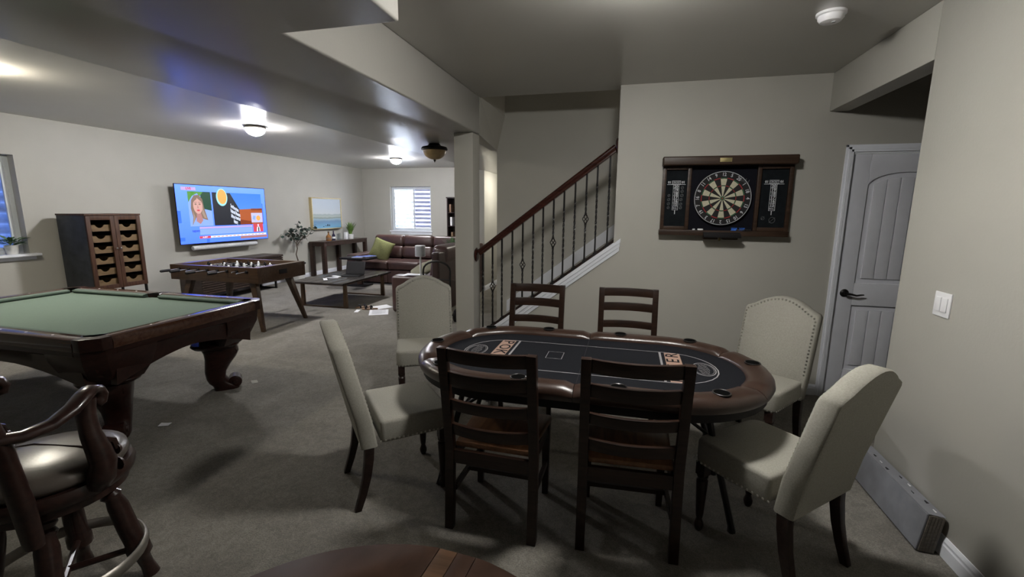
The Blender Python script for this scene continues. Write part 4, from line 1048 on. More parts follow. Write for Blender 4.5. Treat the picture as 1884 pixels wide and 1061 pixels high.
P('banner', R_(0.06, 0.20, 0.90, 0.955), E['pink'], 3)
MB().text('LIVE', 0.05, FT @ T(0.13*tw, 0.928*th, 0.0026), 0.002).build('banner_lettering', E['red'], scr, smooth=False, fix=False)
P('lower_banner', R_(0.20, 0.80, 0.255, 0.285), E['pink'], 3); P('lower_banner', R_(0.20, 0.80, 0.15, 0.25), E['pale'], 3)
m = MB(); m.text('NEWS', 0.05, FT @ T(0.165*tw, 0.215*th, 0.0026), 0.001); m.build('banner_lettering', E['dark'], scr, smooth=False, fix=False)
P('ticker', R_(0.19, 0.975, 0.090, 0.125), E['white'], 3); P('ticker', R_(0.19, 0.305, 0.085, 0.128), E['red'], 4)
MB().text('ALERT', 0.034, FT @ T(0.247*tw, 0.1065*th, 0.0032), 0.001).build('banner_lettering', E['white'], scr, smooth=False, fix=False)
m = MB()
for k in range(14): m.box(0, 0.0003, (0.33+k*0.045)*tw, (0.33+k*0.045+0.028)*tw, 0.102*th, 0.112*th, T(0.0025, 0, 0))
m.build('ticker_text', E['red'], scr, smooth=False)
P('ticker', R_(0.64, 0.985, 0.040, 0.085), E['brown'], 3); P('edge_block', R_(0.006, 0.035, 0.36, 0.56), E['blue'], 3); P('edge_block', R_(0.006, 0.05, 0.06, 0.12), E['blue'], 3); P('edge_block', R_(0.26, 0.29, 0.015, 0.075), E['blue'], 3)
P('inset', R_(0.795, 0.940, 0.335, 0.52), E['lilac'], 6); P('inset', ell(0.885, 0.42, 0.028, 0.05, 14), E['orange'], 7); P('inset', [(0.81, 0.40), (0.84, 0.38), (0.85, 0.46), (0.82, 0.47)], E['pale'], 7)
P('inset', R_(0.81, 0.940, 0.15, 0.31), E['red'], 6); P('inset', ell(0.875, 0.28, 0.010, 0.022, 12), E['white'], 8); P('inset', [(0.85, 0.16), (0.90, 0.16), (0.892, 0.25), (0.858, 0.25)], E['white'], 7); P('inset', [(0.87, 0.16), (0.885, 0.16), (0.885, 0.24), (0.87, 0.24)], E['dark'], 8)
P('edge_block', R_(0.945, 0.955, 0.30, 0.70), E['blue'], 4)
# soundbar
t = thing('soundbar', 'white tubular soundbar on the wall under the television', 'soundbar', (-6.975, 5.93, 0.885))
MB().tube([(0, 0, 0), (0, 0.008, 0), (0, 1.322, 0), (0, 1.33, 0)], [0.032, 0.038, 0.038, 0.032], 20).build('body', M['speaker'], t, ang=60)
MB().tube([(0, -0.002, 0), (0, 0.001, 0)], 0.024, 16).build('end_grille', M['speakergrille'], t)
MB().box(XL+6.975, -0.02, 0.3, 0.36, -0.015, 0.015).build('wall_bracket', M['plastic'], t); MB().box(XL+6.975, -0.02, 0.97, 1.03, -0.015, 0.015).build('wall_bracket', M['plastic'], t)

# ---------------------------------------------------------------- credenza
KX0, KX1, KY0, KY1, KZ = -7.07, -6.62, 5.72, 7.52, 0.655
cr = thing('credenza', 'low dark wood credenza with horizontal slats under the television', 'cabinet', ((KX0+KX1)/2, KY0, 0))
hd = (KX1-KX0)/2; W_ = KY1-KY0
MB().box(-hd, hd-0.02, 0.005, W_-0.005, 0.14, KZ-0.04).build('carcass', M['credenza'], cr, smooth=False)
MB().box(-hd, hd+0.012, -0.005, W_+0.005, KZ-0.0395, KZ).build('top', M['credenza'], cr, bevel=0.003)
for k in range(12):
    z = 0.15+k*0.0385
    MB().box(hd-0.0198, hd+0.004, 0.0, W_, z, z+0.028).build('slat', M['credenza'], cr)
    MB().box(-hd+0.005, hd-0.03, W_-0.0048, W_+0.003, z, z+0.028).build('slat', M['credenza'], cr)
for y in (0.08, W_-0.20):
    m = MB(); m.box(-hd+0.03, hd-0.03, y, y+0.03, 0, 0.025); m.box(-hd+0.03, -hd+0.06, y, y+0.03, 0.025, 0.14); m.box(hd-0.06, hd-0.03, y, y+0.03, 0.025, 0.14)
    m.build('leg', M['black'], cr)

# ---------------------------------------------------------------- plants
def leaf_mesh(name, w, l, mat):
    vs = [(0, 0, 0), (w*0.35, l*0.3, 0.004), (w*0.5, l*0.6, 0), (0, l, -0.006), (-w*0.5, l*0.6, 0), (-w*0.35, l*0.3, 0.004), (0, l*0.35, -0.004), (0, l*0.65, -0.005)]
    m = MB().add(vs, [(0, 1, 6), (1, 2, 7, 6), (2, 3, 7), (3, 4, 7), (4, 5, 6, 7), (5, 0, 6)])
    return m.build(name, mat, ang=180)
t = thing('eucalyptus_tree', 'thin potted eucalyptus tree between the credenza and the console table', 'plant', (-6.86, 8.20, 0))
p = MB().lathe([(0, 0), (0.13, 0), (0.145, 0.20), (0.155, 0.34), (0.14, 0.345), (0.13, 0.31), (0, 0.31)], 20).build('pot', M['pot'], t)
MB().lathe([(0, 0.3101), (0.128, 0.3101), (0.10, 0.325), (0, 0.33)], 16).build('soil', M['bark'], p)
tr = [(0, 0.0, 0.32), (0.01, 0.02, 0.45), (-0.01, 0.0, 0.58), (0.005, 0.03, 0.70), (0.0, 0.02, 0.80)]
MB().tube(tr, [0.014, 0.013, 0.011, 0.011, 0.009], 8).build('trunk', M['bark'], t)
twigs = [[(0, 0.02, 0.80), (0.0, -0.06, 0.90), (0.01, -0.16, 0.97), (0.02, -0.33, 1.01)], [(0, 0.02, 0.80), (0.02, 0.03, 0.95), (0.0, 0.05, 1.10), (0.02, 0.10, 1.26)],
         [(0, 0.02, 0.76), (0.03, 0.15, 0.90), (0.03, 0.30, 1.02), (0.02, 0.48, 1.15)], [(0.03, 0.15, 0.90), (0.05, 0.32, 0.95), (0.05, 0.45, 1.05), (0.05, 0.60, 1.17)],
         [(0.0, -0.06, 0.90), (0.05, -0.12, 1.03), (0.04, -0.16, 1.10)], [(0, 0.02, 0.82), (0.10, 0.04, 0.95), (0.16, 0.02, 1.05)], [(0.02, 0.03, 0.95), (0.05, 0.14, 1.05), (0.06, 0.22, 1.13)]]
m = MB()
for tw_ in twigs: m.tube(tw_, [0.007, 0.005, 0.004, 0.003][:len(tw_)], 6)
m.build('branch', M['bark'], t)
lm = leaf_mesh('leaf', 0.072, 0.088, M['leaf']); lm.parent = t; first = True
for tw_ in twigs:
    n = 15
    for k in range(n):
        f = 0.35+0.65*k/(n-1); seg = f*(len(tw_)-1); i = min(int(seg), len(tw_)-2)
        p0 = Vector(tw_[i]).lerp(Vector(tw_[i+1]), seg-i)
        q = Vector((random.uniform(-1, 1)*0.05, random.uniform(-1, 1)*0.06, random.uniform(-0.5, 0.8)*0.05))
        mx = Matrix.Translation(p0+q) @ Matrix.Rotation(random.uniform(0, 2*PI), 4, 'Z') @ Matrix.Rotation(random.uniform(-1.2, 0.9), 4, 'X') @ Matrix.Scale(random.uniform(0.8, 1.25), 4)
        if first: lm.matrix_local = mx; first = False
        else: instance(lm, t, mx)
def blade_plant(name, label, loc, pot_prof, pot_mat, n, h, spread, w, mat, arch_):
    t = thing(name, label, 'plant', loc)
    MB().lathe(pot_prof, 20).build('pot', pot_mat, t)
    ph = max(z for r_, z in pot_prof); m = MB()
    for k in range(n):
        a = random.uniform(0, 2*PI); r0 = random.uniform(0, 0.03); hh = h*random.uniform(0.6, 1.05); sp_ = spread*random.uniform(0.2, 1.0)
        dx, dy = math.cos(a), math.sin(a); px, py = -dy, dx; vs = []; ns = 5
        for i in range(ns+1):
            f = i/ns; rr = r0+sp_*f**1.4; z = ph-0.015+hh*f-arch_*hh*f**2.5; ww = w*(1-f**2)*0.5+0.0008
            vs += [(dx*rr-px*ww, dy*rr-py*ww, z), (dx*rr+px*ww, dy*rr+py*ww, z)]
        m.add(vs, [(2*i, 2*i+1, 2*i+3, 2*i+2) for i in range(ns)])
    o = m.build('foliage', mat, t, ang=180, fix=False); o['kind'] = 'stuff'
    return t
# console table
NX0, NX1, NY0, NY1, NZ = -7.06, -6.66, 8.86, 10.62, 0.80
ct = thing('console_table', 'tall narrow dark wood console table against the wall under the painting', 'table', ((NX0+NX1)/2, NY0, 0))
hd = (NX1-NX0)/2; W_ = NY1-NY0
MB().box(-hd, hd, 0, W_, NZ-0.028, NZ).build('tabletop', M['console'], ct, bevel=0.003)
m = MB(); m.box(-hd+0.01, hd-0.01, 0.01, 0.035, NZ-0.10, NZ-0.0285); m.box(-hd+0.01, hd-0.01, W_-0.035, W_-0.01, NZ-0.10, NZ-0.0285); m.box(hd-0.035, hd-0.01, 0.036, W_-0.036, NZ-0.10, NZ-0.0285); m.box(-hd+0.01, -hd+0.035, 0.036, W_-0.036, NZ-0.10, NZ-0.0285)
m.build('apron', M['console'], ct)
for x, y in ((-hd+0.045, 0.045), (hd-0.045, 0.045), (-hd+0.045, W_-0.045), (hd-0.045, W_-0.045), (-hd+0.045, W_*0.58)):
    MB().box(x-0.042, x+0.042, y-0.042, y+0.042, 0, NZ-0.029).build('leg', M['console'], ct, bevel=0.003)
blade_plant('grass_plant', 'spiky green grass plant in a small white pot on the console table', (-6.83, 10.15, NZ), [(0, 0), (0.062, 0), (0.07, 0.05), (0.07, 0.115), (0.06, 0.12), (0.055, 0.10), (0, 0.10)], M['pot'], 150, 0.36, 0.16, 0.013, M['grass'], 0.12)
t = thing('liquor_bottle', 'stout amber liquor bottle on the console table', 'bottle', (-6.88, 9.34, NZ))
MB().lathe([(0, 0), (0.058, 0), (0.062, 0.012), (0.062, 0.095), (0.035, 0.135), (0.018, 0.145), (0.017, 0.185), (0, 0.185)], 18).build('glass_body', M['amber'], t)
MB().lathe([(0, 0.1855), (0.02, 0.1855), (0.02, 0.215), (0, 0.217)], 12).build('stopper', M['bark'], t)
MB().lathe([(0.0628, 0.03), (0.0628, 0.075)], 18).build('bottle_label', M['tan'], t, fix=False)
t = thing('wine_bottle', 'slim dark bottle beside the amber bottle on the console table', 'bottle', (-6.86, 9.50, NZ))
MB().lathe([(0, 0), (0.036, 0), (0.038, 0.01), (0.038, 0.12), (0.016, 0.165), (0.014, 0.225), (0, 0.226)], 16).build('glass_body', M['darkglass'], t)
MB().lathe([(0.0386, 0.04), (0.0386, 0.085)], 16).build('bottle_label', M['paper'], t, fix=False)
for k, (x, y, h, lab) in enumerate([(-6.84, 9.64, 0.15, 'clear tall glass next to the dark bottle on the console table'), (-6.86, 9.73, 0.165, 'clear tall glass nearest the white box on the console table')]):
    o = MB().lathe([(0, 0), (0.030, 0), (0.034, h), (0.031, h), (0.028, 0.008), (0, 0.008)], 16).build('drinking_glass', M['clear']); o.location = (x, y, NZ); tag(o, lab, 'glass', 'glasses on the console table')
t = thing('white_box', 'plain white upright box in front of the grass plant on the console table', 'box', (-6.84, 9.97, NZ))
MB().box(-0.03, 0.03, -0.045, 0.045, 0, 0.15).build('body', M['paper'], t, bevel=0.003); MB().box(-0.031, 0.031, -0.046, 0.046, 0.1505, 0.175).build('lid', M['paper'], t, bevel=0.003)
# painting
t = thing('framed_painting', 'gold framed seascape painting in pale blue above the console table', 'painting', (-7.04, 8.99, 1.065))
pw, ph = 1.10, 0.735
m = MB(); m.box(-0.05, 0.025, 0, 0.022, 0, ph); m.box(-0.05, 0.025, pw-0.022, pw, 0, ph); m.box(-0.05, 0.025, 0.022, pw-0.022, 0, 0.022); m.box(-0.05, 0.025, 0.022, pw-0.022, ph-0.022, ph)
m.build('frame', M['gold'], t, bevel=0.003)
def canvas_mat():
    m, nt, b = new_mat('seascape'); N, L_ = nt.nodes, nt.links
    tc = N.new('ShaderNodeTexCoord'); sp_ = N.new('ShaderNodeSeparateXYZ'); L_.new(tc.outputs['Object'], sp_.inputs[0])
    no = N.new('ShaderNodeTexNoise'); no.inputs['Scale'].default_value = 6; no.inputs['Detail'].default_value = 6; L_.new(tc.outputs['Object'], no.inputs['Vector'])
    ma = N.new('ShaderNodeMath'); ma.operation = 'MULTIPLY_ADD'; ma.inputs[1].default_value = 0.07; L_.new(no.outputs['Fac'], ma.inputs[0])
    dv = N.new('ShaderNodeMath'); dv.operation = 'DIVIDE'; dv.inputs[1].default_value = ph; L_.new(sp_.outputs[2], dv.inputs[0]); L_.new(dv.outputs[0], ma.inputs[2])
    r = N.new('ShaderNodeValToRGB'); e = r.color_ramp.elements
    e[0].position = 0.0; e[0].color = (0.10, 0.30, 0.50, 1); e[1].position = 1.0; e[1].color = (0.45, 0.52, 0.60, 1)
    for p_, c in ((0.10, (0.16, 0.38, 0.58, 1)), (0.28, (0.14, 0.26, 0.42, 1)), (0.36, (0.30, 0.42, 0.50, 1)), (0.385, (0.22, 0.27, 0.24, 1)), (0.44, (0.40, 0.45, 0.42, 1)), (0.50, (0.33, 0.39, 0.40, 1)), (0.53, (0.52, 0.56, 0.58, 1)), (0.7, (0.48, 0.54, 0.60, 1))):
        q = e.new(p_); q.color = c
    L_.new(ma.outputs[0], r.inputs[0]); L_.new(r.outputs[0], b.inputs['Base Color']); b.inputs['Roughness'].default_value = 0.5
    return m
MB().box(-0.045, 0.010, 0.022, pw-0.022, 0.022, ph-0.022).build('canvas', canvas_mat(), t, smooth=False)
m = MB()
for (u_, v_, a, c) in ((0.44, 0.10, 0.05, 0.012), (0.50, 0.12, 0.035, 0.05), (0.56, 0.115, 0.025, 0.045), (0.36, 0.085, 0.05, 0.01)):
    m.box(0.0101, 0.0112, u_*pw-a/2, u_*pw+a/2, v_*ph-c/2, v_*ph+c/2)
m.build('painted_boats', M['matte'], t, smooth=False)

# ---------------------------------------------------------------- coffee table and things on it
cf = thing('coffee_table', 'low coffee table with dark plank top and slim bronze frame legs', 'coffee table', (-4.66, 6.68, 0))
hx, hy = 0.47, 0.74
for k in range(5):
    a = -hx+k*2*hx/5
    MB().box(a+0.001, a+2*hx/5-0.001, -hy, hy, 0.392, 0.418).build('plank', M['tabletop'], cf, bevel=0.002)
MB().box(-hx+0.04, hx-0.04, -hy+0.06, hy-0.06, 0.372, 0.3915).build('subframe', M['bronze'], cf, smooth=False)
for y in (-hy+0.18, hy-0.18):
    for x in (-hx+0.08, hx-0.08):
        MB().loft([[(x-w, y-0.02, z), (x+w, y-0.02, z), (x+w, y+0.02, z), (x-w, y+0.02, z)] for z, w in ((0.0, 0.034), (0.3718, 0.024))]).build('leg', M['bronze'], cf, bevel=0.002)
    MB().box(-hx+0.115, hx-0.115, y-0.02, y+0.02, 0, 0.018).build('floor_bar', M['bronze'], cf)
t = thing('laptop', 'open black laptop on the coffee table', 'laptop', (-4.56, 6.75, 0.418), math.radians(8))
MB().box(-0.17, 0.17, -0.12, 0.12, 0, 0.014).build('base', M['laptop'], t, bevel=0.003)
MB().box(-0.15, 0.15, -0.02, 0.09, 0.0141, 0.0155).build('keyboard', M['matte'], t, smooth=False)
mx = T(0, 0.118, 0.014) @ Rx(math.radians(-18))
MB().box(-0.17, 0.17, 0, 0.008, 0.002, 0.225, mx).build('screen_lid', M['laptop'], t, bevel=0.003)
MB().box(-0.157, 0.157, -0.0012, -0.0002, 0.015, 0.212, mx).build('display', M['matte'], t, smooth=False)
def sheet(name, label, loc, rz_, w, l, cat, mat=None, h=0.0015, group=None, lines=0):
    t = thing(name, label, cat, loc, rz_, group)
    n = 6; vs = []; 
    for j in range(n+1):
        for i in range(n+1):
            vs.append((lerp(-w/2, w/2, i/n), lerp(-l/2, l/2, j/n), h+0.004*max(0, math.sin(3*i/n+2.0*j/n))*(j/n)))
    m = MB().add(vs, [(j*(n+1)+i, j*(n+1)+i+1, (j+1)*(n+1)+i+1, (j+1)*(n+1)+i) for j in range(n) for i in range(n)])
    m.build('sheet', mat or M['paper'], t, ang=180)
    if lines:
        m = MB()
        for k in range(lines):
            y = lerp(l*0.36, -l*0.36, k/(lines-1)); m.box(-w*0.36, w*(0.36-0.2*(k % 3 == 2)), y-0.0025, y+0.0025, h+0.0055, h+0.006)
        m.build('printed_text', M['ink'], t, smooth=False)
    return t
sheet('napkin', 'white paper strip nearest the front edge of the coffee table', (-4.74, 6.28, 0.418), 0.7, 0.06, 0.20, 'paper', group='papers on the coffee table')
sheet('napkin', 'white paper strip crossing the first one on the coffee table', (-4.70, 6.40, 0.4235), 2.1, 0.07, 0.20, 'paper', group='papers on the coffee table')
t = thing('remote_control', 'white remote lying between the papers and the laptop on the coffee table', 'remote', (-4.72, 6.55, 0.418), 1.2)
MB().box(-0.03, 0.03, -0.09, 0.09, 0, 0.018).build('body', M['plastic'], t, bevel=0.006); MB().lathe([(0, 0.018), (0.015, 0.018), (0.015, 0.020), (0, 0.020)], 12, (0, 0.05, 0)).build('button', M['speakergrille'], t)

# ---------------------------------------------------------------- sectional sofa
SX0, SX1, SY0, SY1 = -5.78, -2.84, 8.40, 9.40
so = thing('sectional_sofa', 'large brown leather sectional sofa with plump split back cushions', 'sofa', (-4.3, 8.0, 0))
ox, oy = -4.3, 8.0
def cushion(name, x0, x1, y0, y1, z0, z1, bev=0.05, mat='sofa', mx=None, puff=0.02):
    m = MB().box(-(x1-x0)/2, (x1-x0)/2, -(y1-y0)/2, (y1-y0)/2, -(z1-z0)/2, (z1-z0)/2)
    o = m.build(name, M[mat], so, bevel=bev, seg=4, ang=70)
    me = o.data
    lx, ly, lz = (x1-x0)/2, (y1-y0)/2, (z1-z0)/2
    for v_ in me.vertices:
        c = v_.co
        q = (1-(c.x/lx)**2)*(1-(c.y/ly)**2)*(1-(c.z/lz)**2)
        # slight swell towards the middle of each face
        s = [(1-(c.y/ly)**2)*(1-(c.z/lz)**2), (1-(c.x/lx)**2)*(1-(c.z/lz)**2), (1-(c.x/lx)**2)*(1-(c.y/ly)**2)]
        v_.co = (c.x+math.copysign(puff*s[0], c.x), c.y+math.copysign(puff*s[1], c.y), c.z+math.copysign(puff*s[2], c.z))
    o.matrix_local = T((x0+x1)/2-ox, (y0+y1)/2-oy, (z0+z1)/2) @ (mx or Matrix())
    return o
# far run: seats face the camera
MB().box(SX0+0.26-ox, SX1-ox, SY0+0.03-oy, SY1-0.02-oy, 0.02, 0.30).build('base', M['sofadark'], so, bevel=0.02, seg=2)
cushion('armrest', SX0, SX0+0.255, SY0-0.02, SY1-0.05, 0.005, 0.60, 0.06)
xs = [SX0+0.26, SX0+0.97, SX0+1.68, SX1-0.02]
for k in range(3):
    a, c = xs[k]+0.004, xs[k+1]-0.004
    cushion('seat_cushion', a, c, SY0-0.02, SY0+0.66, 0.305, 0.475, 0.05)
    cushion('footrest_panel', a, c, SY0-0.028, SY0+0.028, 0.03, 0.295, 0.02, puff=0.008)
    cushion('back_cushion', a, c, SY0+0.64, SY0+0.84, 0.48, 0.735, 0.06, mx=Rx(math.radians(-10)), puff=0.03)
    cushion('headrest_cushion', a, c, SY0+0.70, SY0+0.92, 0.725, 0.97, 0.07, mx=Rx(math.radians(-8)), puff=0.03)
MB().box(SX0+0.26-ox, SX1-ox, SY1-0.12-oy, SY1-oy, 0.30, 0.92).build('back_frame', M['sofadark'], so, bevel=0.03)
# right run: seats face the television
RX0, RX1, RY0, RY1 = -3.43, -2.66, 6.08, 8.20
MB().box(RX0+0.03-ox, RX1-0.02-ox, RY0+0.25-oy, RY1-oy, 0.02, 0.30).build('base', M['sofadark'], so, bevel=0.02, seg=2)
cushion('armrest', RX0-0.01, RX1-0.02, RY0, RY0+0.245, 0.005, 0.56, 0.05)
ys = [RY0+0.25, RY0+1.05, RY0+1.62]
for k in range(2):
    a, c = ys[k]+0.004, ys[k+1]-0.004
    cushion('seat_cushion', RX0-0.02, RX0+0.56, a, c, 0.305, 0.475, 0.05)
    cushion('back_cushion', RX1-0.26, RX1-0.06, a, c, 0.48, 0.76, 0.06, mx=Ry(math.radians(10)), puff=0.03)
    cushion('headrest_cushion', RX1-0.22, RX1+0.02, a, c, 0.745, 1.00, 0.07, mx=Ry(math.radians(8)), puff=0.03)
MB().box(RX1-0.12-ox, RX1-ox, RY0+0.02-oy, RY1-oy, 0.005, 0.93).build('back_frame', M['sofadark'], so, bevel=0.03, seg=3)
cushion('corner_console', RX0+0.0, RX1-0.13, ys[2]+0.01, RY1+0.17, 0.305, 0.62, 0.04)
blade_plant('potted_fern', 'small green fern in a white pot on the sofa corner, half hidden by the column', (-3.18, 8.0, 0.642), [(0, 0), (0.06, 0), (0.08, 0.10), (0.075, 0.105), (0.06, 0.09), (0, 0.09)], M['pot'], 70, 0.42, 0.24, 0.022, M['fern'], 0.25)
def pillow(name, label, loc, size, rot, mat):
    n = 14; vs = []; fs = []
    for sgn in (1, -1):
        for j in range(n+1):
            for i in range(n+1):
                u_, v_ = -1+2*i/n, -1+2*j/n
                th_ = 0.30*((1-u_**2)*(1-v_**2))**0.42
                k = 1-0.07*(1-abs(u_)**2 if abs(v_) > 0.9 else 0)-0.0
                pin = 1-0.06*(1-v_*v_)*abs(u_)-0.0
                vs.append((u_*size/2*(1-0.07*(1-v_*v_)*1), v_*size/2*(1-0.07*(1-u_*u_)), sgn*th_*size/2+0.01*math.sin(5*u_+3*v_)*(1-u_*u_)*(1-v_*v_)))
    o2 = (n+1)**2
    for j in range(n):
        for i in range(n):
            a = j*(n+1)+i; fs += [(a, a+1, a+n+2, a+n+1), (o2+a, o2+a+n+1, o2+a+n+2, o2+a+1)]
    m = MB().add(vs, fs)
    me = m.build(name, mat, ang=180, fix=False)
    bm = bmesh.new(); bm.from_mesh(me.data); bmesh.ops.remove_doubles(bm, verts=bm.verts, dist=1e-5); bmesh.ops.recalc_face_normals(bm, faces=bm.faces); bm.to_mesh(me.data); bm.free()
    me.location = loc; me.rotation_euler = rot
    return tag(me, label, 'pillow')
pillow('throw_pillow', 'lime green throw pillow leaning at the left end of the sofa', (-5.14, 8.74, 0.68), 0.46, (math.radians(72), math.radians(20), math.radians(8)), M['pillow'])
pillow('throw_pillow', 'olive grey throw pillow lying on the near arm end of the sofa', (-3.14, 6.52, 0.60), 0.44, (math.radians(18), math.radians(-28), math.radians(15)), M['pillow2'])
sheet('paper_sheet', 'white sheet of paper lying on the near sofa arm', (-3.10, 6.20, 0.578), 0.05, 0.30, 0.16, 'paper')
# side table over the sofa arm
t = thing('tray_table', 'black top side table standing at the left arm of the sofa', 'side table', (-5.27, 8.08, 0))
MB().box(-0.33, 0.30, -0.20, 0.20, 0.545, 0.585).build('tabletop', M['matte'], t, bevel=0.012)
MB().box(-0.05, 0.05, -0.03, 0.03, 0.03, 0.5445).build('column_leg', M['console'], t); MB().box(-0.22, 0.20, -0.16, 0.16, 0, 0.0295).build('foot_plate', M['black'], t, bevel=0.004)
for k, (x, y, r_, lab) in enumerate([(-5.25, 8.06, 0.2, 'blue covered magazine lying flat on the black side table'), (-5.10, 8.12, -0.25, 'second blue magazine at the sofa side of the black side table')]):
    t = thing('magazine', lab, 'magazine', (x, y, 0.5852+0.0125*k), r_, 'magazines on the side table')
    MB().box(-0.105, 0.105, -0.14, 0.14, 0, 0.010).build('pages', M['paper'], t); MB().box(-0.107, 0.107, -0.142, 0.142, 0.0101, 0.0118).build('cover', M['magazine'], t)
# papers and sandals on the carpet
sheet('document', 'printed white page on the carpet beside the sofa end', (-3.62, 6.00, 0), 0.5, 0.28, 0.36, 'paper', group='documents on the carpet', lines=9)
sheet('document', 'blank white page behind the sandals on the carpet', (-3.78, 6.33, 0), -0.6, 0.24, 0.32, 'paper', group='documents on the carpet')
sheet('receipt', 'small white slip on the carpet in front of the sandals', (-3.98, 5.98, 0), 0.3, 0.06, 0.16, 'paper')
for k, (x, y, r_, lab) in enumerate([(-4.02, 6.22, 2.3, 'tan strapped sandal left of its pair on the carpet'), (-3.86, 6.14, 1.9, 'tan strapped sandal nearer the papers on the carpet')]):
    t = thing('sandal', lab, 'sandal', (x, y, 0), r_, 'sandals on the carpet')
    pts = [(0.04*math.cos(a)*(1+0.15*math.sin(a)), 0.125*math.sin(a)) for a in [2*PI*q/18 for q in range(18)]]
    MB().prism(pts, 'z', 0, 0.022).build('sole', M['tan'], t, bevel=0.004)
    m = MB()
    for y0_ in (0.05, -0.03): m.tube([(-0.042, y0_, 0.012), (-0.03, y0_+0.01, 0.05), (0, y0_+0.015, 0.062), (0.03, y0_+0.01, 0.05), (0.042, y0_, 0.012)], 0.012, 6, squash=(0.4, 1.2))
    m.build('strap', M['matte'], t)
# speaker on a stand
t = thing('wifi_speaker', 'white rounded speaker on a slim floor stand by the sofa', 'speaker', (-2.87, 5.93, 0))
MB().lathe([(0, 0), (0.11, 0), (0.11, 0.012), (0.02, 0.018), (0, 0.018)], 22).build('base', M['speaker'], t)
MB().tube([(0, 0.0, 0.016), (0.0, 0.0, 0.885)], 0.013, 10).build('pole', M['speaker'], t)
pts = [(0.068*math.copysign(abs(math.cos(a))**0.6, math.cos(a)), 0.058*math.copysign(abs(math.sin(a))**0.6, math.sin(a))) for a in [2*PI*q/24 for q in range(24)]]
MB().prism(pts, 'z', 0.886, 1.045).build('cabinet', M['speaker'], t, bevel=0.006, ang=40)
MB().prism([(x*1.012, y*1.012) for x, y in pts if y < 0.02], 'z', 0.896, 1.030).build('grille', M['speakergrille'], t, ang=40)
# hand truck
t = thing('hand_truck', 'black tubular hand truck with arched top between sofa and column', 'hand truck', (-2.53, 5.72, 0))
hw = 0.20
pts = [(-hw, -0.05, 0.10), (-hw, -0.02, 0.50), (-hw, 0.0, 0.72)] + [(-hw+hw*(1-math.cos(a)), 0.0, 0.72+0.13*math.sin(a)) for a in [PI*q/10 for q in range(1, 10)]] + [(hw, 0.0, 0.72), (hw, -0.02, 0.50), (hw, -0.05, 0.10)]
MB().tube(pts, 0.014, 8).build('frame_tube', M['black'], t)
for z in (0.60, 0.35, 0.16): MB().tube([(-hw, -0.012 if z > 0.4 else -0.03, z), (hw, -0.012 if z > 0.4 else -0.03, z)], 0.011, 8).build('crossbar', M['black'], t)
MB().box(-hw-0.03, hw+0.03, -0.24, -0.04, 0.0, 0.008).build('toe_plate', M['black'], t)
for s in (-1, 1):
    MB().tube([(s*(hw-0.02), -0.045, 0.10), (s*(hw-0.02), -0.045, 0.008)], 0.012, 8).build('strut', M['black'], t)
    MB().lathe([(0, 0), (0.075, 0), (0.09, 0.01), (0.09, 0.035), (0.075, 0.045), (0, 0.045)], 20, mx=T(s*(hw+0.03), 0.06, 0.09) @ Ry(s*PI/2)).build('wheel', M['matte'], t)
MB().tube([(-hw-0.03, 0.06, 0.09), (hw+0.03, 0.06, 0.09)], 0.009, 8).build('axle', M['black'], t)
# bookcase
t = thing('bookcase', 'dark bookcase in the far corner, mostly hidden behind the column', 'bookcase', (-4.03, 11.18, 0))
bw, bd, bh = 0.46, 0.32, 1.86
m = MB(); m.box(-bw, -bw+0.03, -bd, 0, 0, bh-0.0305); m.box(bw-0.03, bw, -bd, 0, 0, bh-0.0305); m.box(-bw+0.03, bw-0.03, -0.02, 0, 0.06, bh-0.0305)
m.build('carcass', M['espresso'], t); MB().box(-bw-0.015, bw+0.015, -bd-0.015, 0, bh-0.03, bh).build('top', M['espresso'], t)
for z in (0.06, 0.42, 0.78, 1.12, 1.46): MB().box(-bw+0.0305, bw-0.0305, -bd+0.01, -0.0205, z, z+0.022).build('shelf', M['espresso'], t)
for k, (z, h, mt, lab) in enumerate([(1.482, 0.20, 'tan', 'tan spined book on the upper shelf of the bookcase'), (1.142, 0.22, 'paper', 'white spined book on the middle shelf of the bookcase'), (0.802, 0.18, 'tan', 'brown spined book on the lower shelf of the bookcase')]):
    t = thing('book', lab, 'book', (-4.40+0.02*k, 10.96, z), 0)
    MB().box(-0.02, 0.02, -0.09, 0.09, 0.003, h-0.003).build('pages', M['paper'], t); m = MB(); m.box(-0.024, -0.0202, -0.095, 0.093, 0, h); m.box(0.0202, 0.024, -0.095, 0.093, 0, h); m.box(-0.0202, 0.0202, -0.095, -0.0902, 0, h); m.build('cover', M[mt], t)

# ---------------------------------------------------------------- plant on the left window sill
t = thing('sill_plant', 'leafy green plant in a white pot on the left window sill', 'plant', (XL-0.02, 3.73, 0.987))
MB().lathe([(0, 0), (0.05, 0), (0.062, 0.085), (0.066, 0.105), (0.058, 0.107), (0.052, 0.09), (0, 0.09)], 20).build('pot', M['pot'], t)
lf = leaf_mesh('leaf', 0.045, 0.085, M['fern']); lf.parent = t
for k in range(46):
    a = random.uniform(0, 2*PI); el_ = random.uniform(0.0, 0.9); rr = random.uniform(0.0, 0.06)
    mx = T(rr*math.cos(a), rr*1.5*math.sin(a), 0.10+random.uniform(0, 0.07)) @ Rz(a-PI/2) @ Rx(el_) @ Matrix.Scale(random.uniform(0.7, 1.2), 4)
    if k == 0: lf.matrix_local = mx
    else: instance(lf, t, mx)

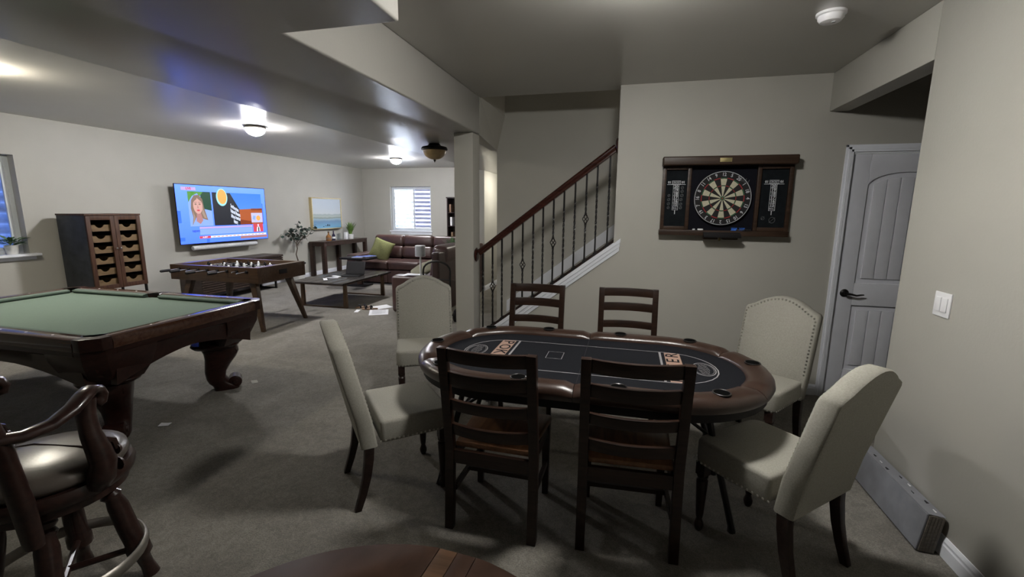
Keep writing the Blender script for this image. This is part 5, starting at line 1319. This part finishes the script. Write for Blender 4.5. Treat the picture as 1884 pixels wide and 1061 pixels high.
# ---------------------------------------------------------------- wrapped planks against the right wall
t = thing('plank_bundle', 'long grey film wrapped bundle of planks lying along the right wall', 'box', (1.372, 2.27, 0))
lean = Ry(math.radians(7))
Lp = 0.66
MB().box(0, 0.010, 0.004, Lp, 0.012, 0.198, lean).build('wrap_front', M['greypack'], t, bevel=0.003)
for k in range(5):
    MB().box(0.0105+k*0.0125, 0.0105+k*0.0125+0.0115, 0.0, Lp, 0.012+0.002*(k % 2), 0.195+0.003*(k % 2), lean).build('plank', M['taupe'], t, bevel=0.001)
for k in range(9):
    y = 0.03+k*0.07; x = random.uniform(0.008, 0.055); w = random.uniform(0.006, 0.016)
    MB().prism([(x, y), (x+w, y+0.006), (x+w*0.7, y+0.03), (x+w*0.2, y+0.024)], 'z', 0.2016, 0.2026, lean).build('torn_tape', M['matte'] if k % 3 else M['plastic'], t, smooth=False)
MB().box(0.004, 0.074, 0.004, Lp, 0.1995, 0.2015, lean).build('wrap_top', M['greypack'], t)

# ---------------------------------------------------------------- bar stool in the near left corner
SXc, SYc = -2.085, 1.085
bs = thing('bar_stool', 'dark carved swivel bar stool with leather seat and scrolled arms', 'bar stool', (SXc, SYc, 0), math.radians(4))
sz = 0.625
def ay(y): return -0.270+(y+0.235)*0.70
MB().lathe([(0, sz-0.055), (0.222, sz-0.055), (0.237, sz-0.035), (0.232, sz-0.010), (0.19, sz+0.010), (0.10, sz+0.022), (0, sz+0.025)], 36).build('seat_cushion', M['stoolleather'], bs, ang=60)
m = MB(); m.tube([(-0.21, 0.0, sz+0.006), (-0.1, 0.03, sz+0.023), (0.1, 0.05, sz+0.023), (0.20, 0.07, sz+0.006)], 0.004, 6)
m.build('piping', M['stoolwood'], bs)
MB().lathe([(0, sz-0.16), (0.19, sz-0.16), (0.225, sz-0.145), (0.225, sz-0.12), (0.248, sz-0.10), (0.253, sz-0.075), (0.244, sz-0.056), (0, sz-0.056)], 36).build('seat_frame', M['stoolwood'], bs, ang=40)
for s in (-1, 1):
    # arm: from rear post forwards, bowed outward, scrolled at the front
    pts = [(s*0.215, -0.235, 0.85), (s*0.245, -0.14, 0.838), (s*0.262, -0.04, 0.845), (s*0.262, 0.05, 0.870), (s*0.250, 0.115, 0.895), (s*0.235, 0.165, 0.905), (s*0.225, 0.205, 0.895), (s*0.222, 0.222, 0.872), (s*0.224, 0.212, 0.850), (s*0.228, 0.190, 0.845)]
    pts = [(x, ay(y), z) for x, y, z in pts]; MB().tube(pts, [0.024, 0.024, 0.025, 0.027, 0.028, 0.027, 0.024, 0.022, 0.020, 0.016], 10, squash=(0.75, 1.25)).build('armrest', M['stoolwood'], bs, ang=80)
    pts = [(s*0.235, 0.150, 0.880), (s*0.232, 0.135, 0.82), (s*0.245, 0.130, 0.75), (s*0.258, 0.140, 0.69), (s*0.262, 0.15, 0.64), (s*0.258, 0.135, 0.585), (s*0.245, 0.12, 0.54)]
    pts = [(x, ay(y), z) for x, y, z in pts]; ap = MB().tube(pts, [0.026, 0.030, 0.032, 0.038, 0.042, 0.045, 0.030], 10).build('arm_post', M['stoolwood'], bs, ang=80)
    m = MB(); m.lathe([(0, 0), (0.022, 0.004), (0.018, 0.014), (0, 0.018)], 12, mx=T(s*0.262, ay(0.19)+0.015, 0.66) @ Rx(-PI/2)); m.lathe([(0, 0), (0.026, 0.005), (0.02, 0.016), (0, 0.02)], 12, mx=T(s*0.262, ay(0.19)+0.015, 0.60) @ Rx(-PI/2))
    m.tube([(s*0.262, ay(0.165), 0.72), (s*0.264, ay(0.195)+0.01, 0.70), (s*0.264, ay(0.205)+0.01, 0.665)], 0.012, 8)
    m.build('carving', M['stoolwood'], ap)
    pts = [(s*0.205, -0.20, 0.44), (s*0.212, -0.215, 0.60), (s*0.215, -0.240, 0.80), (s*0.215, -0.285, 1.00), (s*0.21, -0.34, 1.16)]
    MB().tube(pts, [0.032, 0.036, 0.034, 0.032, 0.030], 10, squash=(1.0, 0.85)).build('back_post', M['stoolwood'], bs, ang=80)
m = MB().loft([[(x, -0.235-0.02*(1-(x/0.2)**2)-0.012, 0.70), (x, -0.235-0.02*(1-(x/0.2)**2)+0.012, 0.70), (x, -0.32-0.02*(1-(x/0.2)**2)+0.012, 1.10), (x, -0.32-0.02*(1-(x/0.2)**2)-0.012, 1.10)] for x in [-0.19+0.38*k/8 for k in range(9)]])
m.build('backrest', M['stoolleather'], bs, ang=60)
MB().tube([(-0.21, -0.338, 1.15), (-0.1, -0.36, 1.18), (0, -0.365, 1.19), (0.1, -0.36, 1.18), (0.21, -0.338, 1.15)], 0.03, 10).build('crest_rail', M['stoolwood'], bs, ang=80)
for k in range(4):
    a = PI/4+k*PI/2; dx, dy = math.cos(a), math.sin(a)
    prof = [(0.14, 0.455, 0.032), (0.15, 0.435, 0.036), (0.155, 0.42, 0.026), (0.158, 0.405, 0.036), (0.165, 0.39, 0.028), (0.175, 0.35, 0.036), (0.195, 0.24, 0.037), (0.21, 0.17, 0.036), (0.215, 0.15, 0.044), (0.222, 0.11, 0.044), (0.228, 0.09, 0.026), (0.238, 0.05, 0.024), (0.25, 0.0, 0.030)]
    MB().tube([(dx*r_, dy*r_, z) for r_, z, q in prof], [q for r_, z, q in prof], 12).build('leg', M['stoolwood'], bs, ang=40)
MB().tube([(0.245*math.cos(2*PI*k/40), 0.245*math.sin(2*PI*k/40), 0.17) for k in range(40)], 0.016, 8, True, squash=(1.5, 0.8)).build('foot_ring', M['nickel'], bs, ang=60)
m = MB()
for k in range(2):
    a = PI/4+k*PI/2; m.tube([(-0.2*math.cos(a), -0.2*math.sin(a), 0.14), (0.2*math.cos(a), 0.2*math.sin(a), 0.14)], 0.013, 8)
m.build('stretcher', M['stoolwood'], bs)

# ---------------------------------------------------------------- round table at the bottom edge
rt = thing('round_table', 'round dark wood table with inlaid bands at the bottom of the picture', 'table', (-0.389, 0.405, 0))
RR = 0.50; zt = 0.75
MB().lathe([(0, zt-0.035), (RR-0.02, zt-0.035), (RR, zt-0.022), (RR, zt-0.012), (RR-0.008, zt-0.006), (0, zt-0.006)], 64).build('tabletop', M['pub_dark'], rt, ang=40)
def sector(r0, r1, a0, a1, n=18): return [(r1*math.cos(lerp(a0, a1, k/n)), r1*math.sin(lerp(a0, a1, k/n))) for k in range(n+1)] + [(r0*math.cos(lerp(a1, a0, k/n)), r0*math.sin(lerp(a1, a0, k/n))) for k in range(n+1)]
bands = [math.radians(86), math.radians(176), math.radians(266), math.radians(356)]
hwb = 0.048
for k in range(4):
    a = bands[k]; a2 = bands[(k+1) % 4]+(2*PI if k == 3 else 0)
    e1 = math.asin(hwb/(RR-0.012)); e0 = math.asin(hwb/(RR-0.165))
    n = 18; outer = [(lerp(a+e1, a2-e1, q/n)) for q in range(n+1)]; inner = [lerp(a2-e0, a+e0, q/n) for q in range(n+1)]
    MB().prism([((RR-0.010)*math.cos(q), (RR-0.010)*math.sin(q)) for q in outer] + [((RR-0.165)*math.cos(q), (RR-0.165)*math.sin(q)) for q in inner], 'z', zt-0.006, zt).build('rim_board', M['pub_dark'], rt, bevel=0.0015)
    r1 = RR-0.168; e = math.asin(hwb/r1)
    pts = [(r1*math.cos(lerp(a+e, a2-e, q/n)), r1*math.sin(lerp(a+e, a2-e, q/n))) for q in range(n+1)]
    am = (a+a2)/2; pts.append((hwb*1.4142*math.cos(am), hwb*1.4142*math.sin(am)))
    MB().prism(pts, 'z', zt-0.006, zt-0.001).build('inner_panel', M['pub'], rt, bevel=0.0015)
    for q, off in enumerate((-0.0235, 0.0235)):
        mx = Rz(a); lo = hwb*1.0; hi = math.sqrt((RR-0.010)**2-0.055**2)
        MB().box(lo, hi, off-0.0225, off+0.0225, zt-0.006, zt-0.0002, mx).build('cross_band', M['pub'] if q else M['pub_dark'], rt, bevel=0.0015)
MB().box(-hwb, hwb, -hwb, hwb, zt-0.006, zt, Rz(bands[0])).build('centre_block', M['pub'], rt, bevel=0.0015)
MB().lathe([(0, 0.06), (0.06, 0.06), (0.10, 0.12), (0.055, 0.22), (0.05, 0.40), (0.085, 0.55), (0.06, 0.65), (0.16, 0.70), (0.18, zt-0.036), (0, zt-0.036)], 24).build('pedestal', M['pub_dark'], rt, ang=50)
for k in range(4):
    a = PI/4+k*PI/2
    MB().tube([(0.05*math.cos(a), 0.05*math.sin(a), 0.13), (0.17*math.cos(a), 0.17*math.sin(a), 0.11), (0.27*math.cos(a), 0.27*math.sin(a), 0.05), (0.31*math.cos(a), 0.31*math.sin(a), 0.026)], [0.045, 0.04, 0.032, 0.026], 10).build('foot', M['pub_dark'], rt, ang=60)

# ---------------------------------------------------------------- scraps on the carpet
sheet('paper_scrap', 'crumpled white scrap on the carpet by the near pool table leg', (-3.18, 2.33, 0), 0.4, 0.07, 0.05, 'paper scrap', h=0.006)
sheet('paper_scrap', 'small pale scrap on the carpet right of the far pool table leg', (-3.21, 3.18, 0), 0.9, 0.05, 0.08, 'paper scrap', h=0.004, mat=M['linen'])
o = leaf_mesh('dry_leaf', 0.09, 0.16, M['drybrown']); o.location = (-5.82, 7.14, 0.007); o.rotation_euler = (0, 0, 1.2); tag(o, 'dry brown leaf on the carpet behind the foosball table', 'leaf')
